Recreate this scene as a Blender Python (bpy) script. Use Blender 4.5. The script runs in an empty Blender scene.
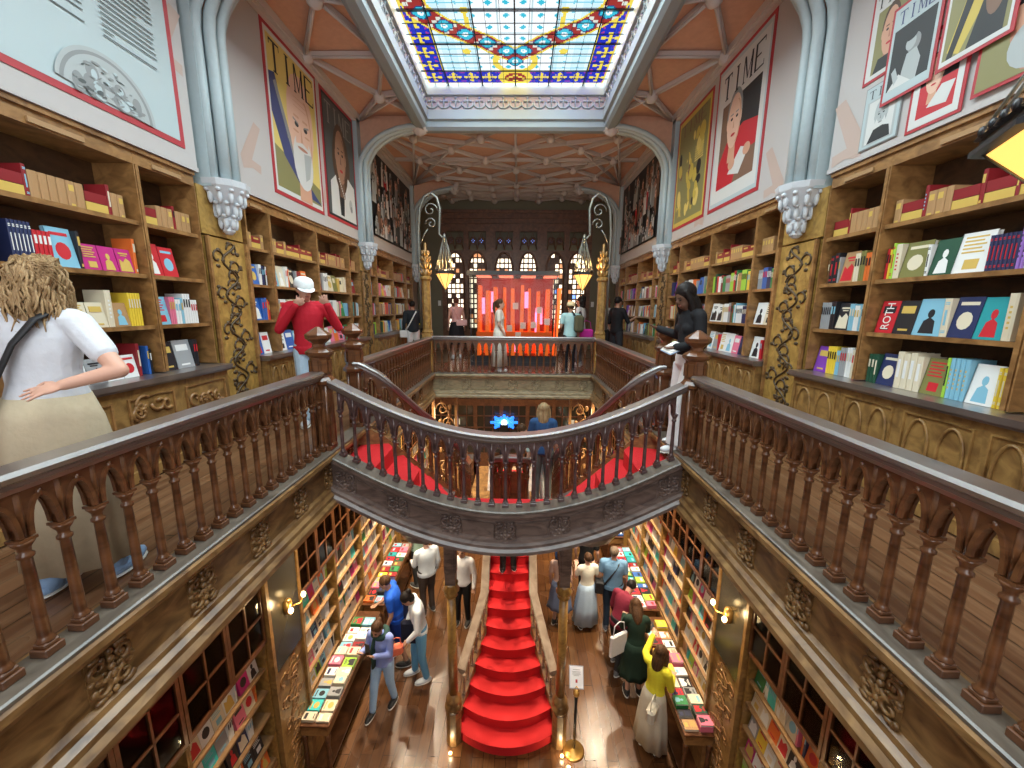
import bpy, bmesh, math, random
from math import sin, cos, pi, radians, sqrt, floor, ceil, atan2, hypot
from mathutils import Vector, Matrix, Euler
R = random.Random(7)
C = bpy.context.scene.collection
G = 4.85            # gallery floor above the ground floor
CEIL = 9.95

# ------------------------------------------------------------------ materials
MATS = {}
def _new(name):
    m = bpy.data.materials.new(name); m.use_nodes = True
    nt = m.node_tree; b = nt.nodes['Principled BSDF']
    return m, nt, b
def plain(name, col, rough=.6, metal=0, emit=None, es=1, spec=.5, bump=0, bscale=60, var=0):
    if name in MATS: return MATS[name]
    m, nt, b = _new(name)
    b.inputs['Base Color'].default_value = (*col, 1)
    b.inputs['Roughness'].default_value = rough
    b.inputs['Metallic'].default_value = metal
    b.inputs['Specular IOR Level'].default_value = spec
    if emit:
        b.inputs['Emission Color'].default_value = (*emit, 1); b.inputs['Emission Strength'].default_value = es
    if bump or var:
        tc = nt.nodes.new('ShaderNodeTexCoord'); n = nt.nodes.new('ShaderNodeTexNoise')
        n.inputs['Scale'].default_value = bscale; n.inputs['Detail'].default_value = 3
        nt.links.new(tc.outputs['Object'], n.inputs['Vector'])
        if bump:
            bp = nt.nodes.new('ShaderNodeBump'); bp.inputs['Strength'].default_value = bump; bp.inputs['Distance'].default_value = .01
            nt.links.new(n.outputs['Fac'], bp.inputs['Height']); nt.links.new(bp.outputs['Normal'], b.inputs['Normal'])
        if var:
            mx = nt.nodes.new('ShaderNodeMix'); mx.data_type = 'RGBA'
            mx.inputs['A'].default_value = (*[c*(1-var) for c in col], 1); mx.inputs['B'].default_value = (*[min(1, c*(1+var)) for c in col], 1)
            nt.links.new(n.outputs['Fac'], mx.inputs['Factor']); nt.links.new(mx.outputs['Result'], b.inputs['Base Color'])
    MATS[name] = m
    return m
def wood(name, c1, c2, rough=.4, scale=(2, 14, 14), rot=(0, 0, 0), bump=.15, coat=0, metal=0, detail=5):
    if name in MATS: return MATS[name]
    m, nt, b = _new(name); N = nt.nodes.new; L = nt.links.new
    tc = N('ShaderNodeTexCoord'); mp = N('ShaderNodeMapping'); mp.inputs['Scale'].default_value = scale; mp.inputs['Rotation'].default_value = rot
    L(tc.outputs['Object'], mp.inputs['Vector'])
    n = N('ShaderNodeTexNoise'); n.inputs['Scale'].default_value = 1.6; n.inputs['Detail'].default_value = detail; n.inputs['Distortion'].default_value = 1.2
    L(mp.outputs['Vector'], n.inputs['Vector'])
    r = N('ShaderNodeValToRGB'); e = r.color_ramp.elements
    e[0].position = .32; e[0].color = (*c1, 1); e[1].position = .68; e[1].color = (*c2, 1)
    L(n.outputs['Fac'], r.inputs['Fac']); L(r.outputs['Color'], b.inputs['Base Color'])
    b.inputs['Roughness'].default_value = rough; b.inputs['Coat Weight'].default_value = coat; b.inputs['Coat Roughness'].default_value = .15
    b.inputs['Metallic'].default_value = metal
    bp = N('ShaderNodeBump'); bp.inputs['Strength'].default_value = bump; bp.inputs['Distance'].default_value = .01
    L(n.outputs['Fac'], bp.inputs['Height']); L(bp.outputs['Normal'], b.inputs['Normal'])
    MATS[name] = m
    return m
def planks(name, c1, c2, c3, width=.14, rough=.25, axis='Y'):
    m, nt, b = _new(name); N = nt.nodes.new; L = nt.links.new
    tc = N('ShaderNodeTexCoord'); mp = N('ShaderNodeMapping')
    if axis == 'Y': mp.inputs['Rotation'].default_value = (0, 0, pi/2)
    L(tc.outputs['Object'], mp.inputs['Vector'])
    bk = N('ShaderNodeTexBrick'); bk.inputs['Scale'].default_value = 1; bk.inputs['Brick Width'].default_value = 2.3; bk.inputs['Row Height'].default_value = width
    bk.inputs['Mortar Size'].default_value = .004; bk.inputs['Color1'].default_value = (*c1, 1); bk.inputs['Color2'].default_value = (*c2, 1); bk.inputs['Mortar'].default_value = (.02, .01, .005, 1)
    bk.inputs['Bias'].default_value = 0
    L(mp.outputs['Vector'], bk.inputs['Vector'])
    mp2 = N('ShaderNodeMapping'); mp2.inputs['Scale'].default_value = (1.5, 18, 1); L(mp.outputs['Vector'], mp2.inputs['Vector'])
    n = N('ShaderNodeTexNoise'); n.inputs['Scale'].default_value = 1.5; n.inputs['Detail'].default_value = 6; L(mp2.outputs['Vector'], n.inputs['Vector'])
    mx = N('ShaderNodeMix'); mx.data_type = 'RGBA'; mx.inputs['B'].default_value = (*c3, 1)
    r = N('ShaderNodeMapRange'); r.inputs['From Min'].default_value = .45; r.inputs['From Max'].default_value = .75; r.inputs['To Max'].default_value = .8
    L(n.outputs['Fac'], r.inputs['Value']); L(r.outputs['Result'], mx.inputs['Factor']); L(bk.outputs['Color'], mx.inputs['A'])
    L(mx.outputs['Result'], b.inputs['Base Color'])
    b.inputs['Roughness'].default_value = rough
    n2 = N('ShaderNodeTexNoise'); n2.inputs['Scale'].default_value = 1.3; L(tc.outputs['Object'], n2.inputs['Vector'])
    r2 = N('ShaderNodeMapRange'); r2.inputs['To Min'].default_value = rough*.6; r2.inputs['To Max'].default_value = rough*1.8; L(n2.outputs['Fac'], r2.inputs['Value']); L(r2.outputs['Result'], b.inputs['Roughness'])
    MATS[name] = m
    return m

DARK = wood('dark_walnut', (.068, .024, .009), (.165, .064, .024), .30, (3, 3, 9), coat=.35)
RAIL = wood('rail_walnut', (.070, .050, .042), (.125, .095, .082), .30, (2, 2, 2), coat=1)
RAIL.node_tree.nodes['Principled BSDF'].inputs['Coat IOR'].default_value = 2.5; RAIL.node_tree.nodes['Principled BSDF'].inputs['Coat Roughness'].default_value = .36
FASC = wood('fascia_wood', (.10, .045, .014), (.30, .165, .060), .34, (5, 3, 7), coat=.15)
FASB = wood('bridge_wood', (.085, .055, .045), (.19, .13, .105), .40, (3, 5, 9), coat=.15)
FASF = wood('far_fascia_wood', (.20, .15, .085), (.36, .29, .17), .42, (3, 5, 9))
SILL = wood('sill_wood', (.07, .055, .042), (.16, .13, .10), .34, (6, 2, 2), coat=.2)
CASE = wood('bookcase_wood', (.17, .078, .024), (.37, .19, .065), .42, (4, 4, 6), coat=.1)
CASED = wood('bookcase_shaded_back_wood', (.045, .020, .008), (.10, .046, .017), .55, (4, 4, 6))  # darker than the case wood: recess shade put into the colour
PANEL = wood('panel_wood', (.17, .085, .026), (.37, .21, .065), .42, (5, 5, 5), coat=.1)
GOLD = wood('gilded_panel', (.26, .145, .035), (.48, .29, .075), .38, (6, 6, 6))
VINE = plain('dark_vine_paint', (.07, .04, .015), .5)
GILT = plain('gilt_metal', (.62, .36, .10), .32, .85, bump=.2)
GILTW = wood('gilded_wood', (.20, .10, .025), (.42, .24, .065), .35, (6, 6, 6), coat=.3)
STONE = plain('grey_plaster', (.42, .50, .52), .5, bump=.15, bscale=25, var=.06)
STONEW = plain('pale_plaster_capital', (.60, .63, .66), .5, bump=.2, bscale=40)
RIB = plain('ceiling_rib_plaster', (.56, .50, .47), .5, bump=.1, bscale=30)
CEILM = plain('ceiling_terracotta', (.60, .34, .23), .6, bump=.1, bscale=14, var=.12)
WALLP = plain('wall_plaster', (.62, .50, .44), .6, var=.04, bscale=3)
BOARD = plain('exhibition_board', (.49, .455, .44), .55)
BPINK = plain('board_pink_print', (.50, .37, .315), .55)
RED = plain('red_border', (.42, .03, .04), .5)
CARPET = plain('red_carpet', (.62, .008, .012), .75, bump=.5, bscale=260, var=.12)
BLACKM = plain('black_paint', (.012, .012, .014), .4)
PAPER = plain('paper_white', (.80, .79, .74), .6)
OLIVE = plain('olive_wall', (.16, .14, .085), .6, var=.08, bscale=4)
GLASSD = plain('cabinet_glass', (.05, .045, .035), .06, 0, spec=.7)
IRON = plain('grey_iron', (.22, .22, .19), .35, .7)
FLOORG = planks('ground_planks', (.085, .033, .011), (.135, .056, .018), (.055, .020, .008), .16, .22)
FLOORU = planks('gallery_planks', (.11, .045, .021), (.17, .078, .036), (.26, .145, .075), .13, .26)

# ------------------------------------------------------------------ mesh building
class MB:
    def __init__(s): s.v = []; s.f = []; s.m = []; s.sm = []; s.mi = 0; s.smooth = False
    def mat(s, i): s.mi = i; return s
    def add(s, vs, fs, smooth=None):
        b = len(s.v); s.v.extend([tuple(v) for v in vs])
        for f in fs: s.f.append([b+i for i in f]); s.m.append(s.mi); s.sm.append(s.smooth if smooth is None else smooth)
    def box(s, c, d, rz=0, bevel=0):
        x, y, z = d[0]/2, d[1]/2, d[2]/2; ca, sa = cos(rz), sin(rz)
        if bevel:
            b = min(bevel, x*.9, y*.9, z*.9)
            ring = [(-x+b, -y), (x-b, -y), (x, -y+b), (x, y-b), (x-b, y), (-x+b, y), (-x, y-b), (-x, -y+b)]
            inn = [(-x+b, -y+b), (x-b, -y+b), (x-b, -y+b), (x-b, y-b), (x-b, y-b), (-x+b, y-b), (-x+b, y-b), (-x+b, -y+b)]
            vs = [(p[0], p[1], z-b) for p in ring]+[(p[0], p[1], -z+b) for p in ring]+[(p[0], p[1], z) for p in inn]+[(p[0], p[1], -z) for p in inn]
            fs = []
            for i in range(8):
                j = (i+1) % 8
                fs += [(8+i, 8+j, j, i), (i, j, 16+j, 16+i), (24+i, 24+j, 8+j, 8+i)]
            fs += [(16, 17, 19, 21), (24, 29, 27, 25)]
        else:
            vs = [(-x, -y, -z), (x, -y, -z), (x, y, -z), (-x, y, -z), (-x, -y, z), (x, -y, z), (x, y, z), (-x, y, z)]
            fs = [(0, 3, 2, 1), (4, 5, 6, 7), (0, 1, 5, 4), (1, 2, 6, 5), (2, 3, 7, 6), (3, 0, 4, 7)]
        s.add([(c[0]+v[0]*ca-v[1]*sa, c[1]+v[0]*sa+v[1]*ca, c[2]+v[2]) for v in vs], fs, False); return s
    def b2(s, x0, x1, y0, y1, z0, z1):
        return s.box(((x0+x1)/2, (y0+y1)/2, (z0+z1)/2), (abs(x1-x0), abs(y1-y0), abs(z1-z0)))
    def lathe(s, prof, c=(0, 0, 0), n=12, rot=0, sx=1, sy=1, smooth=True, M=None):
        vs = []; fs = []
        for (r, z) in prof:
            for i in range(n):
                a = rot+2*pi*i/n; v = Vector((r*cos(a)*sx, r*sin(a)*sy, z))
                if M: v = M @ v
                vs.append((v[0]+c[0], v[1]+c[1], v[2]+c[2]))
        k = len(prof)
        for j in range(k-1):
            for i in range(n):
                i2 = (i+1) % n; fs.append((j*n+i, j*n+i2, (j+1)*n+i2, (j+1)*n+i))
        fs.append(tuple(range(n-1, -1, -1))); fs.append(tuple((k-1)*n+i for i in range(n)))
        s.add(vs, fs, smooth); return s
    def tube(s, pts, r, n=8, closed=False, smooth=True, flat=1):
        pts = [Vector(p) for p in pts]; k = len(pts)
        rs = r if isinstance(r, (list, tuple)) else [r]*k
        vs = []; fs = []; up = None
        for i, p in enumerate(pts):
            a = pts[(i-1) % k] if (closed or i) else p; b = pts[(i+1) % k] if (closed or i < k-1) else p
            t = (b-a)
            t = t.normalized() if t.length > 1e-9 else Vector((0, 0, 1))
            if up is None: up = Vector((0, 0, 1)) if abs(t.z) < .9 else Vector((1, 0, 0))
            u = t.cross(up)
            if u.length < 1e-6: u = t.cross(Vector((1, .3, 0)))
            u.normalize(); w = u.cross(t).normalized(); up = w
            for j in range(n):
                q = 2*pi*j/n+pi/n; vs.append(p+u*cos(q)*rs[i]+w*sin(q)*rs[i]*flat)
        for i in range(k if closed else k-1):
            i2 = (i+1) % k
            for j in range(n):
                j2 = (j+1) % n; fs.append((i*n+j, i2*n+j, i2*n+j2, i*n+j2))
        if not closed: fs.append(tuple(range(n))); fs.append(tuple((k-1)*n+j for j in range(n-1, -1, -1)))
        s.add(vs, fs, smooth); return s
    def sphere(s, c, r, n=10, m=7, rot=None, smooth=True):
        r = r if isinstance(r, (tuple, list)) else (r, r, r); vs = []; fs = []
        for i in range(1, m):
            a = pi*i/m
            for j in range(n):
                b = 2*pi*j/n; v = Vector((sin(a)*cos(b)*r[0], sin(a)*sin(b)*r[1], cos(a)*r[2]))
                if rot: v = rot @ v
                vs.append(v+Vector(c))
        t = Vector((0, 0, r[2])); t = rot @ t if rot else t
        vs += [Vector(c)+t, Vector(c)-t]; T = len(vs)-2
        for i in range(m-2):
            for j in range(n):
                j2 = (j+1) % n; fs.append((i*n+j, (i+1)*n+j, (i+1)*n+j2, i*n+j2))
        for j in range(n):
            j2 = (j+1) % n; fs.append((T, j, j2)); fs.append((T+1, (m-2)*n+j2, (m-2)*n+j))
        s.add(vs, fs, smooth); return s
    def extr(s, poly, o, U, V, W):
        """polygon (u,v) placed at o + u U + v V, extruded along W"""
        o, U, V, W = Vector(o), Vector(U), Vector(V), Vector(W); n = len(poly)
        a = [o+U*p[0]+V*p[1] for p in poly]; b = [q+W for q in a]
        fs = [tuple(range(n)), tuple(range(2*n-1, n-1, -1))]+[(i, n+i, n+(i+1) % n, (i+1) % n) for i in range(n)]
        s.add(a+b, fs, False); return s
    def poly(s, pts): s.add(pts, [tuple(range(len(pts)))], False); return s
    def sweep(s, path, prof, closed=False, smooth=False):
        """path points (x,y,z); prof (offset along the horizontal normal, dz)"""
        k = len(path); vs = []; fs = []; n = len(prof)
        for i, p in enumerate(path):
            d1 = Vector((path[i][0]-path[i-1][0], path[i][1]-path[i-1][1])) if i or closed else None
            j = (i+1) % k
            d2 = Vector((path[j][0]-p[0], path[j][1]-p[1])) if i < k-1 or closed else None
            d1 = (d1 if d1 is not None and d1.length > 1e-9 else d2).normalized(); d2 = (d2 if d2 is not None and d2.length > 1e-9 else d1).normalized()
            t = (d1+d2).normalized(); nn = Vector((t.y, -t.x)); sc = 1/max(.4, nn.dot(Vector((d1.y, -d1.x))))
            for (o, dz) in prof: vs.append((p[0]+nn.x*o*sc, p[1]+nn.y*o*sc, p[2]+dz))
        for i in range(k if closed else k-1):
            i2 = (i+1) % k
            for j in range(n):
                j2 = (j+1) % n; fs.append((i*n+j, i2*n+j, i2*n+j2, i*n+j2))
        if not closed: fs.append(tuple(range(n))); fs.append(tuple((k-1)*n+j for j in range(n-1, -1, -1)))
        s.add(vs, fs, smooth); return s
    def mesh(s, name, mats):
        me = bpy.data.meshes.new(name); me.from_pydata(s.v, [], s.f)
        for m in (mats if isinstance(mats, (list, tuple)) else [mats]): me.materials.append(m)
        me.polygons.foreach_set('material_index', s.m); me.polygons.foreach_set('use_smooth', s.sm); me.update()
        return me
    def build(s, name, mats, parent=None, loc=None, **kw):
        return link(name, s.mesh(name, mats), parent, loc, **kw)
def link(name, me, parent=None, loc=None, rz=0, **kw):
    o = bpy.data.objects.new(name, me); C.objects.link(o)
    if loc is not None: o.location = loc
    if rz: o.rotation_euler = (0, 0, rz)
    if parent: o.parent = parent
    for k, v in kw.items(): o[k] = v
    return o
def tag(o, label, cat, group=None, kind=None):
    o['label'] = label; o['category'] = cat
    if group: o['group'] = group
    if kind: o['kind'] = kind
    return o
def thing(name, label, cat, loc=(0, 0, 0), rz=0, group=None, kind=None):
    o = bpy.data.objects.new(name, None); C.objects.link(o); o.location = loc; o.rotation_euler = (0, 0, rz); o.empty_display_size = .1
    return tag(o, label, cat, group, kind)
def struct(o, label, cat): return tag(o, label, cat, None, 'structure')
def recalc(o):
    bm = bmesh.new(); bm.from_mesh(o.data); bmesh.ops.recalc_face_normals(bm, faces=bm.faces); bm.to_mesh(o.data); bm.free(); return o
def clamp(a, lo=0, hi=1): return max(lo, min(hi, a))
def bulb(loc, e, col=(1, .80, .56), r=.08, name='spot_bulb'):
    L = bpy.data.lights.new(name, 'POINT'); L.energy = e; L.color = col; L.shadow_soft_size = r; o = bpy.data.objects.new(name, L); C.objects.link(o); o.location = loc; return o
# ------------------------------------------------------------------ people (built first: each is remeshed into one body)
SKINS = {k: plain('skin_'+k, c, .5, spec=.3) for k, c in dict(fair=(.58, .33, .24), tan=(.44, .24, .155), brown=(.13, .065, .040)).items()}
EYE = plain('eye_dark', (.01, .008, .008), .2); LIP = plain('lip', (.32, .10, .09), .5)
def cloth(name, col, rough=.8): return plain('cloth_'+name, col, rough, bump=.35, bscale=28, var=.08, spec=.25)
HAIRM = {k: wood('hair_'+k, c, d, .5, (30, 30, 3), bump=.5) for k, c, d in (
    ('black', (.006, .005, .005), (.022, .016, .014)), ('brown', (.035, .018, .009), (.11, .055, .028)),
    ('blonde', (.17, .095, .040), (.46, .31, .16)), ('fair', (.20, .13, .06), (.42, .30, .16)), ('grey', (.10, .07, .05), (.24, .18, .13)), ('auburn', (.07, .02, .010), (.16, .05, .025)))}
for _h in HAIRM.values(): _h.node_tree.nodes['Principled BSDF'].inputs['Specular IOR Level'].default_value = .15
def cap(mb, a, b, r0, r1, n=12):
    a, b = Vector(a), Vector(b); t = (b-a).normalized() if (b-a).length > 1e-6 else Vector((0, 0, 1))
    pts = []; rs = []
    for q in (-.98, -.75, -.4): pts.append(a+t*r0*q); rs.append(r0*sqrt(1-q*q))
    for i in range(4): pts.append(a.lerp(b, i/3)); rs.append(r0+(r1-r0)*i/3)
    for q in (.4, .75, .98): pts.append(b+t*r1*q); rs.append(r1*sqrt(1-q*q))
    mb.tube(pts, rs, n)
def remesh(mb, name, mat, parent, voxel, smooth=3, **kw):
    me = mb.mesh(name+'_raw', mat); o = bpy.data.objects.new('tmp', me); C.objects.link(o)
    bm = bmesh.new(); bm.from_mesh(me); bmesh.ops.recalc_face_normals(bm, faces=bm.faces); bm.to_mesh(me); bm.free()
    m = o.modifiers.new('r', 'REMESH'); m.mode = 'VOXEL'; m.voxel_size = voxel; m.use_smooth_shade = True
    if smooth: s = o.modifiers.new('s', 'SMOOTH'); s.factor = .5; s.iterations = smooth
    dg = bpy.context.evaluated_depsgraph_get(); dg.update()
    me2 = bpy.data.meshes.new_from_object(o.evaluated_get(dg)); me2.name = name
    bpy.data.objects.remove(o); me2.materials.clear(); me2.materials.append(mat)
    me2.polygons.foreach_set('use_smooth', [True]*len(me2.polygons))
    return link(name, me2, parent, **kw)
def person(label, loc, face, h=1.68, skin='fair', top=('white', (.8, .8, .8)), sleeve='short', bottom='pants', bcol=('navy', (.02, .03, .08)),
           shoe=(.03, .03, .03), hair='brown', style='short', lean=0, bend=0, R_=None, L_=None, legs=((.02, 0), (-.02, 0)), look=(0, 0), voxel=.014, hem=.88, build=1.0, group=None,
           female=False, hang=None, extra=None, hold=.5):
    """local axes: +y forward, +x the person's right. R_/L_: (elbow, wrist) offsets from the shoulder, x outwards."""
    k = h/1.7
    root = thing('person', label, 'person', loc, face, group)
    sh_w = .165 if female else .19
    piv = Vector((0, 0, .95)); rl = Matrix.Rotation(-radians(lean), 3, 'X')     # forward lean about the hips
    def T(p): p = Vector(p); return piv+rl @ (p-piv) if p.z > .95 else p
    hips = {1: Vector((.088, 0, .90)), -1: Vector((-.088, 0, .90))}
    kn = {}; an = {}
    for sd, (fy, kx) in zip((1, -1), legs):
        an[sd] = Vector((sd*.10+kx, fy, .085)); kn[sd] = hips[sd].lerp(an[sd], .5)+Vector((0, .035+bend*.1, 0))
    hd = T((0, .0, 1.0))*0
    neck = T((0, 0, 1.44)); head = neck+rl @ Matrix.Rotation(-radians(look[0]), 3, 'X') @ Vector((0, .025, .145))
    HR = (rl @ Matrix.Rotation(radians(look[1]), 3, 'Z') @ Matrix.Rotation(-radians(look[0]), 3, 'X'))
    sho = {1: T((sh_w, 0, 1.385)), -1: T((-sh_w, 0, 1.385))}
    default = ((.05, -.02, -.27), (.06, .08, -.51))
    arm = {}
    for sd, a in ((1, R_), (-1, L_)):
        e, w = a or default
        arm[sd] = (sho[sd]+Vector((sd*e[0], e[1], e[2])), sho[sd]+Vector((sd*w[0], w[1], w[2])))
    def legsP(mb, i, full=1):
        for sd in (1, -1):
            cap(mb, hips[sd], kn[sd], (.088 if female else .082)*build+i, .056+i)
            if full >= 1: cap(mb, kn[sd], an[sd], .056+i, .036+i)
            elif full > 0: cap(mb, kn[sd], kn[sd].lerp(an[sd], full), .056+i, .052+i)
    def torso(mb, i, z0=.86, pelvis=True):
        b = build
        W = [(.84, .06, .05), (.86, .12, .085), (.91, .155, .108), (.97, .158, .110), (1.04, .138, .100), (1.10, .120, .090), (1.17, .122, .091), (1.25, .136, .098), (1.32, .146, .096), (1.38, .142, .085), (1.42, .105, .070), (1.45, .06, .055)] if female else \
            [(.84, .06, .05), (.86, .12, .085), (.91, .148, .104), (.97, .150, .108), (1.04, .142, .104), (1.10, .138, .100), (1.17, .143, .102), (1.25, .156, .108), (1.32, .168, .106), (1.38, .165, .092), (1.42, .120, .075), (1.45, .065, .058)]
        if not pelvis: W = [w_ for w_ in W if w_[0] > hem]; W = [(hem, W[0][1], W[0][2])]+W
        V = []; F = []; n_ = 20
        for z, rx, ry in W:
            for q in range(n_):
                a = 2*pi*q/n_; V.append(T((0, 0, max(z, .9501)))+rl @ Vector(((rx*b+i)*cos(a), (ry*b+i)*sin(a), 0)) if z > .95 else Vector(((rx*b+i)*cos(a), (ry*b+i)*sin(a), z)))
        for j in range(len(W)-1):
            for q in range(n_): F.append((j*n_+q, j*n_+(q+1) % n_, (j+1)*n_+(q+1) % n_, (j+1)*n_+q))
        F.append(tuple(range(n_-1, -1, -1))); F.append(tuple((len(W)-1)*n_+q for q in range(n_))); mb.add(V, F, True)
        if female: [mb.sphere(T((q*.062, .058, 1.27)), .052+i, 10, 7) for q in (1, -1)]
        cap(mb, sho[1].lerp(neck, .15), sho[-1].lerp(neck, .15), .056+i, .056+i)
    def arms(mb, i, amt=1):
        for sd in (1, -1):
            e, w = arm[sd]
            if amt >= .5: cap(mb, sho[sd], e, .048*build+i, .038+i)
            else: cap(mb, sho[sd], sho[sd].lerp(e, amt*2), .050*build+i, .044+i)
            if amt >= 1: cap(mb, e, w, .038+i, .026+i)
    # body: one continuous surface
    mb = MB(); legsP(mb, 0); torso(mb, 0); arms(mb, 0)
    cap(mb, neck-Vector((0, 0, .06)), head-HR @ Vector((0, .02, .05)), .052, .050)
    mb.sphere(head+HR @ Vector((0, -.008, .02)), (.074, .092, .098), 16, 12, HR)
    mb.sphere(head+HR @ Vector((0, .025, -.045)), (.055, .062, .065), 14, 10, HR)
    mb.tube([head+HR @ Vector(p) for p in ((0, .082, .025), (0, .104, -.012), (0, .086, -.022))], [.009, .014, .010], 8)
    for sd in (1, -1):
        mb.sphere(head+HR @ Vector((sd*.076, -.005, .0)), (.010, .018, .030), 8, 6, HR)
        e, w = arm[sd]; d = (w-e).normalized(); side = Vector((sd, 0, 0)); side = (side-d*side.dot(d)).normalized(); nrm = d.cross(side).normalized()*sd
        if abs(hold) > 0: pass
        Q = Matrix((side, nrm, d)).transposed()
        mb.sphere(w+d*.045, (.040, .017, .052), 12, 8, Q)
        for q, (o, ln) in enumerate(((-.030, .068), (-.010, .080), (.011, .074), (.031, .058))):
            dd = (d+side*o*9).normalized(); p0 = w+d*.074+side*o; p1 = p0+(dd*(1-.25*hold)+nrm*-.35*hold)*ln*.55; p2 = p1+(dd*(1-.8*hold)+nrm*-.8*hold)*ln*.5
            mb.tube([p0, p1, p2], [.0090, .0082, .0066], 6)
        t0 = w+d*.030-side*.034; mb.tube([t0, t0+d*.030-side*.022, t0+d*.058-side*.024-nrm*.01], [.012, .010, .008], 6)
        f = an[sd]; cap(mb, f+Vector((0, -.02, -.035)), f+Vector((sd*.015, .13, -.055)), .034, .026)
    remesh(mb, 'body', SKINS[skin], root, voxel)
    sm = plain('shoe_%02d%02d%02d' % tuple(int(c*99) for c in shoe), shoe, .5)
    for sd in (1, -1):
        b = MB(); f = an[sd]
        b.sphere(f+Vector((sd*.010, .055, -.042)), (.052, .140, .040), 14, 8); b.lathe([(.047, -.05), (.049, 0), (.044, .03)], f+Vector((0, -.01, .0)), 12)
        o = b.build('shoe', [sm], root)
        b = MB(); b.sphere(f+Vector((sd*.010, .055, -.072)), (.054, .143, .012), 14, 6); b.build('sole', [PAPER if sum(shoe) > .02 else BLACKM], o)
    for sd in (1, -1):
        b = MB(); b.sphere(head+HR @ Vector((sd*.030, .078, .008)), (.0125, .008, .008), 8, 6, HR); b.build('eye', [EYE], root)
        b = MB(); b.tube([head+HR @ Vector((sd*x, y, .030)) for x, y in ((.014, .087), (.030, .085), (.046, .074))], .0045, 5); b.build('eyebrow', [HAIRM[hair]], root)
    b = MB(); b.sphere(head+HR @ Vector((0, .082, -.050)), (.022, .008, .007), 8, 6, HR); b.build('mouth', [LIP], root)
    # clothes
    tm = cloth(*top)
    mb = MB(); torso(mb, .014, pelvis=hem < .95)
    if hem < .93: mb.lathe([((.166 if female else .158)*build+.014, 0), ((.163)*build+.014, .08), (.12, .14)], (0, 0, hem), 20, sx=1, sy=.72)
    arms(mb, .014, {'none': .0, 'short': .30, 'elbow': .5, 'long': 1}[sleeve]) if sleeve != 'none' else None
    if style != 'x': cap(mb, neck-Vector((0, 0, .03)), neck-Vector((0, 0, .0)), .060, .056)
    remesh(mb, 'shirt' if bottom != 'dress' else 'dress_top', tm, root, voxel, 2)
    bmat = cloth(*bcol)
    if bottom in ('pants', 'shorts', 'wide'):
        mb = MB(); i = .014 if bottom != 'wide' else .03
        mb.lathe([(.05, .83), (.13*build, .85), (.168*build, .90), (.168*build, .96), (.155*build, 1.03), (.145*build, 1.05)], (0, 0, 0), 20, sy=.72)
        if bottom == 'wide':
            for sd in (1, -1):
                mb.tube([hips[sd], kn[sd], an[sd]+Vector((0, 0, .0))], [.105, .10, .115], 14)
        else: legsP(mb, i, 1 if bottom == 'pants' else .25)
        if bottom == 'pants':
            for sd in (1, -1): cap(mb, kn[sd], an[sd]+Vector((0, 0, .02)), .066, .056)
        remesh(mb, 'trousers' if bottom != 'shorts' else 'shorts', bmat, root, voxel, 2)
    else:
        z1 = .14 if bottom in ('dress', 'long') else .42
        b = MB(); n = 40; prof = [(.155*build, 1.04), (.19*build, .92), (.215*build, .75), ((.24 if bottom != 'long' else .20)*build, .5), ((.27 if bottom != 'long' else .215)*build, z1)]
        vs = []; fs = []
        for j, (r, z) in enumerate(prof):
            for q in range(n):
                a = 2*pi*q/n; rr = r*(1+.07*sin(a*9+j*.3)*j/4); vs.append((rr*cos(a), rr*sin(a)*.74, z))
        for j in range(len(prof)-1):
            for q in range(n): fs.append((j*n+q, (j+1)*n+q, (j+1)*n+(q+1) % n, j*n+(q+1) % n))
        b.add(vs, fs, True); o = b.build('skirt', [bmat], root)
        md = o.modifiers.new('t', 'SOLIDIFY'); md.thickness = .008
    # hair
    hm = HAIRM[hair]; mb = MB(); rr = R
    if style != 'bald':
        mb.sphere(head+HR @ Vector((0, -.022, .040)), (.086, .097, .094), 16, 12, HR)
        if style in ('long', 'ponytail', 'bun', 'veil', 'curly'): mb.sphere(head+HR @ Vector((0, -.045, -.01)), (.080, .070, .095), 14, 10, HR)
        if style in ('long', 'veil'):
            mb.sphere(head+HR @ Vector((0, -.065, -.11)), (.088, .060, .17), 14, 10, HR)
            for sd in (1, -1): mb.tube([head+HR @ Vector((sd*x, y, z)) for x, y, z in ((.06, .02, .08), (.086, .005, -.02), (.085, .01, -.14), (.075, .03, -.24))], [.03, .034, .036, .016], 8)
        if style == 'veil': mb.sphere(head+HR @ Vector((0, -.05, -.13)), (.115, .085, .19), 14, 10, HR); mb.sphere(head+HR @ Vector((0, -.03, .05)), (.098, .105, .10), 14, 10, HR)
        if style == 'ponytail': mb.tube([head+HR @ Vector(p) for p in ((0, -.10, .06), (0, -.15, .03), (0, -.16, -.10), (.01, -.13, -.26))], [.03, .04, .038, .012], 8)
        if style == 'bun': mb.sphere(head+HR @ Vector((0, -.11, .07)), .048, 10, 8)
        if style == 'curly':
            for q in range(40):
                a = rr.uniform(0, 2*pi); z = rr.uniform(-.12, .12); mb.sphere(head+HR @ Vector((cos(a)*.095, -abs(sin(a))*.10-.01, z)), rr.uniform(.03, .045), 7, 5)
        if style in ('long', 'veil'):
            # open the face
            pass
        remesh(mb, 'hair', hm, root, max(.010, voxel*.8), 1)
    if extra: extra(root, dict(head=head, HR=HR, neck=neck, sho=sho, arm=arm, T=T, hips=hips, kn=kn, an=an))
    root.scale = (k, k, k)
    return root
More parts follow.
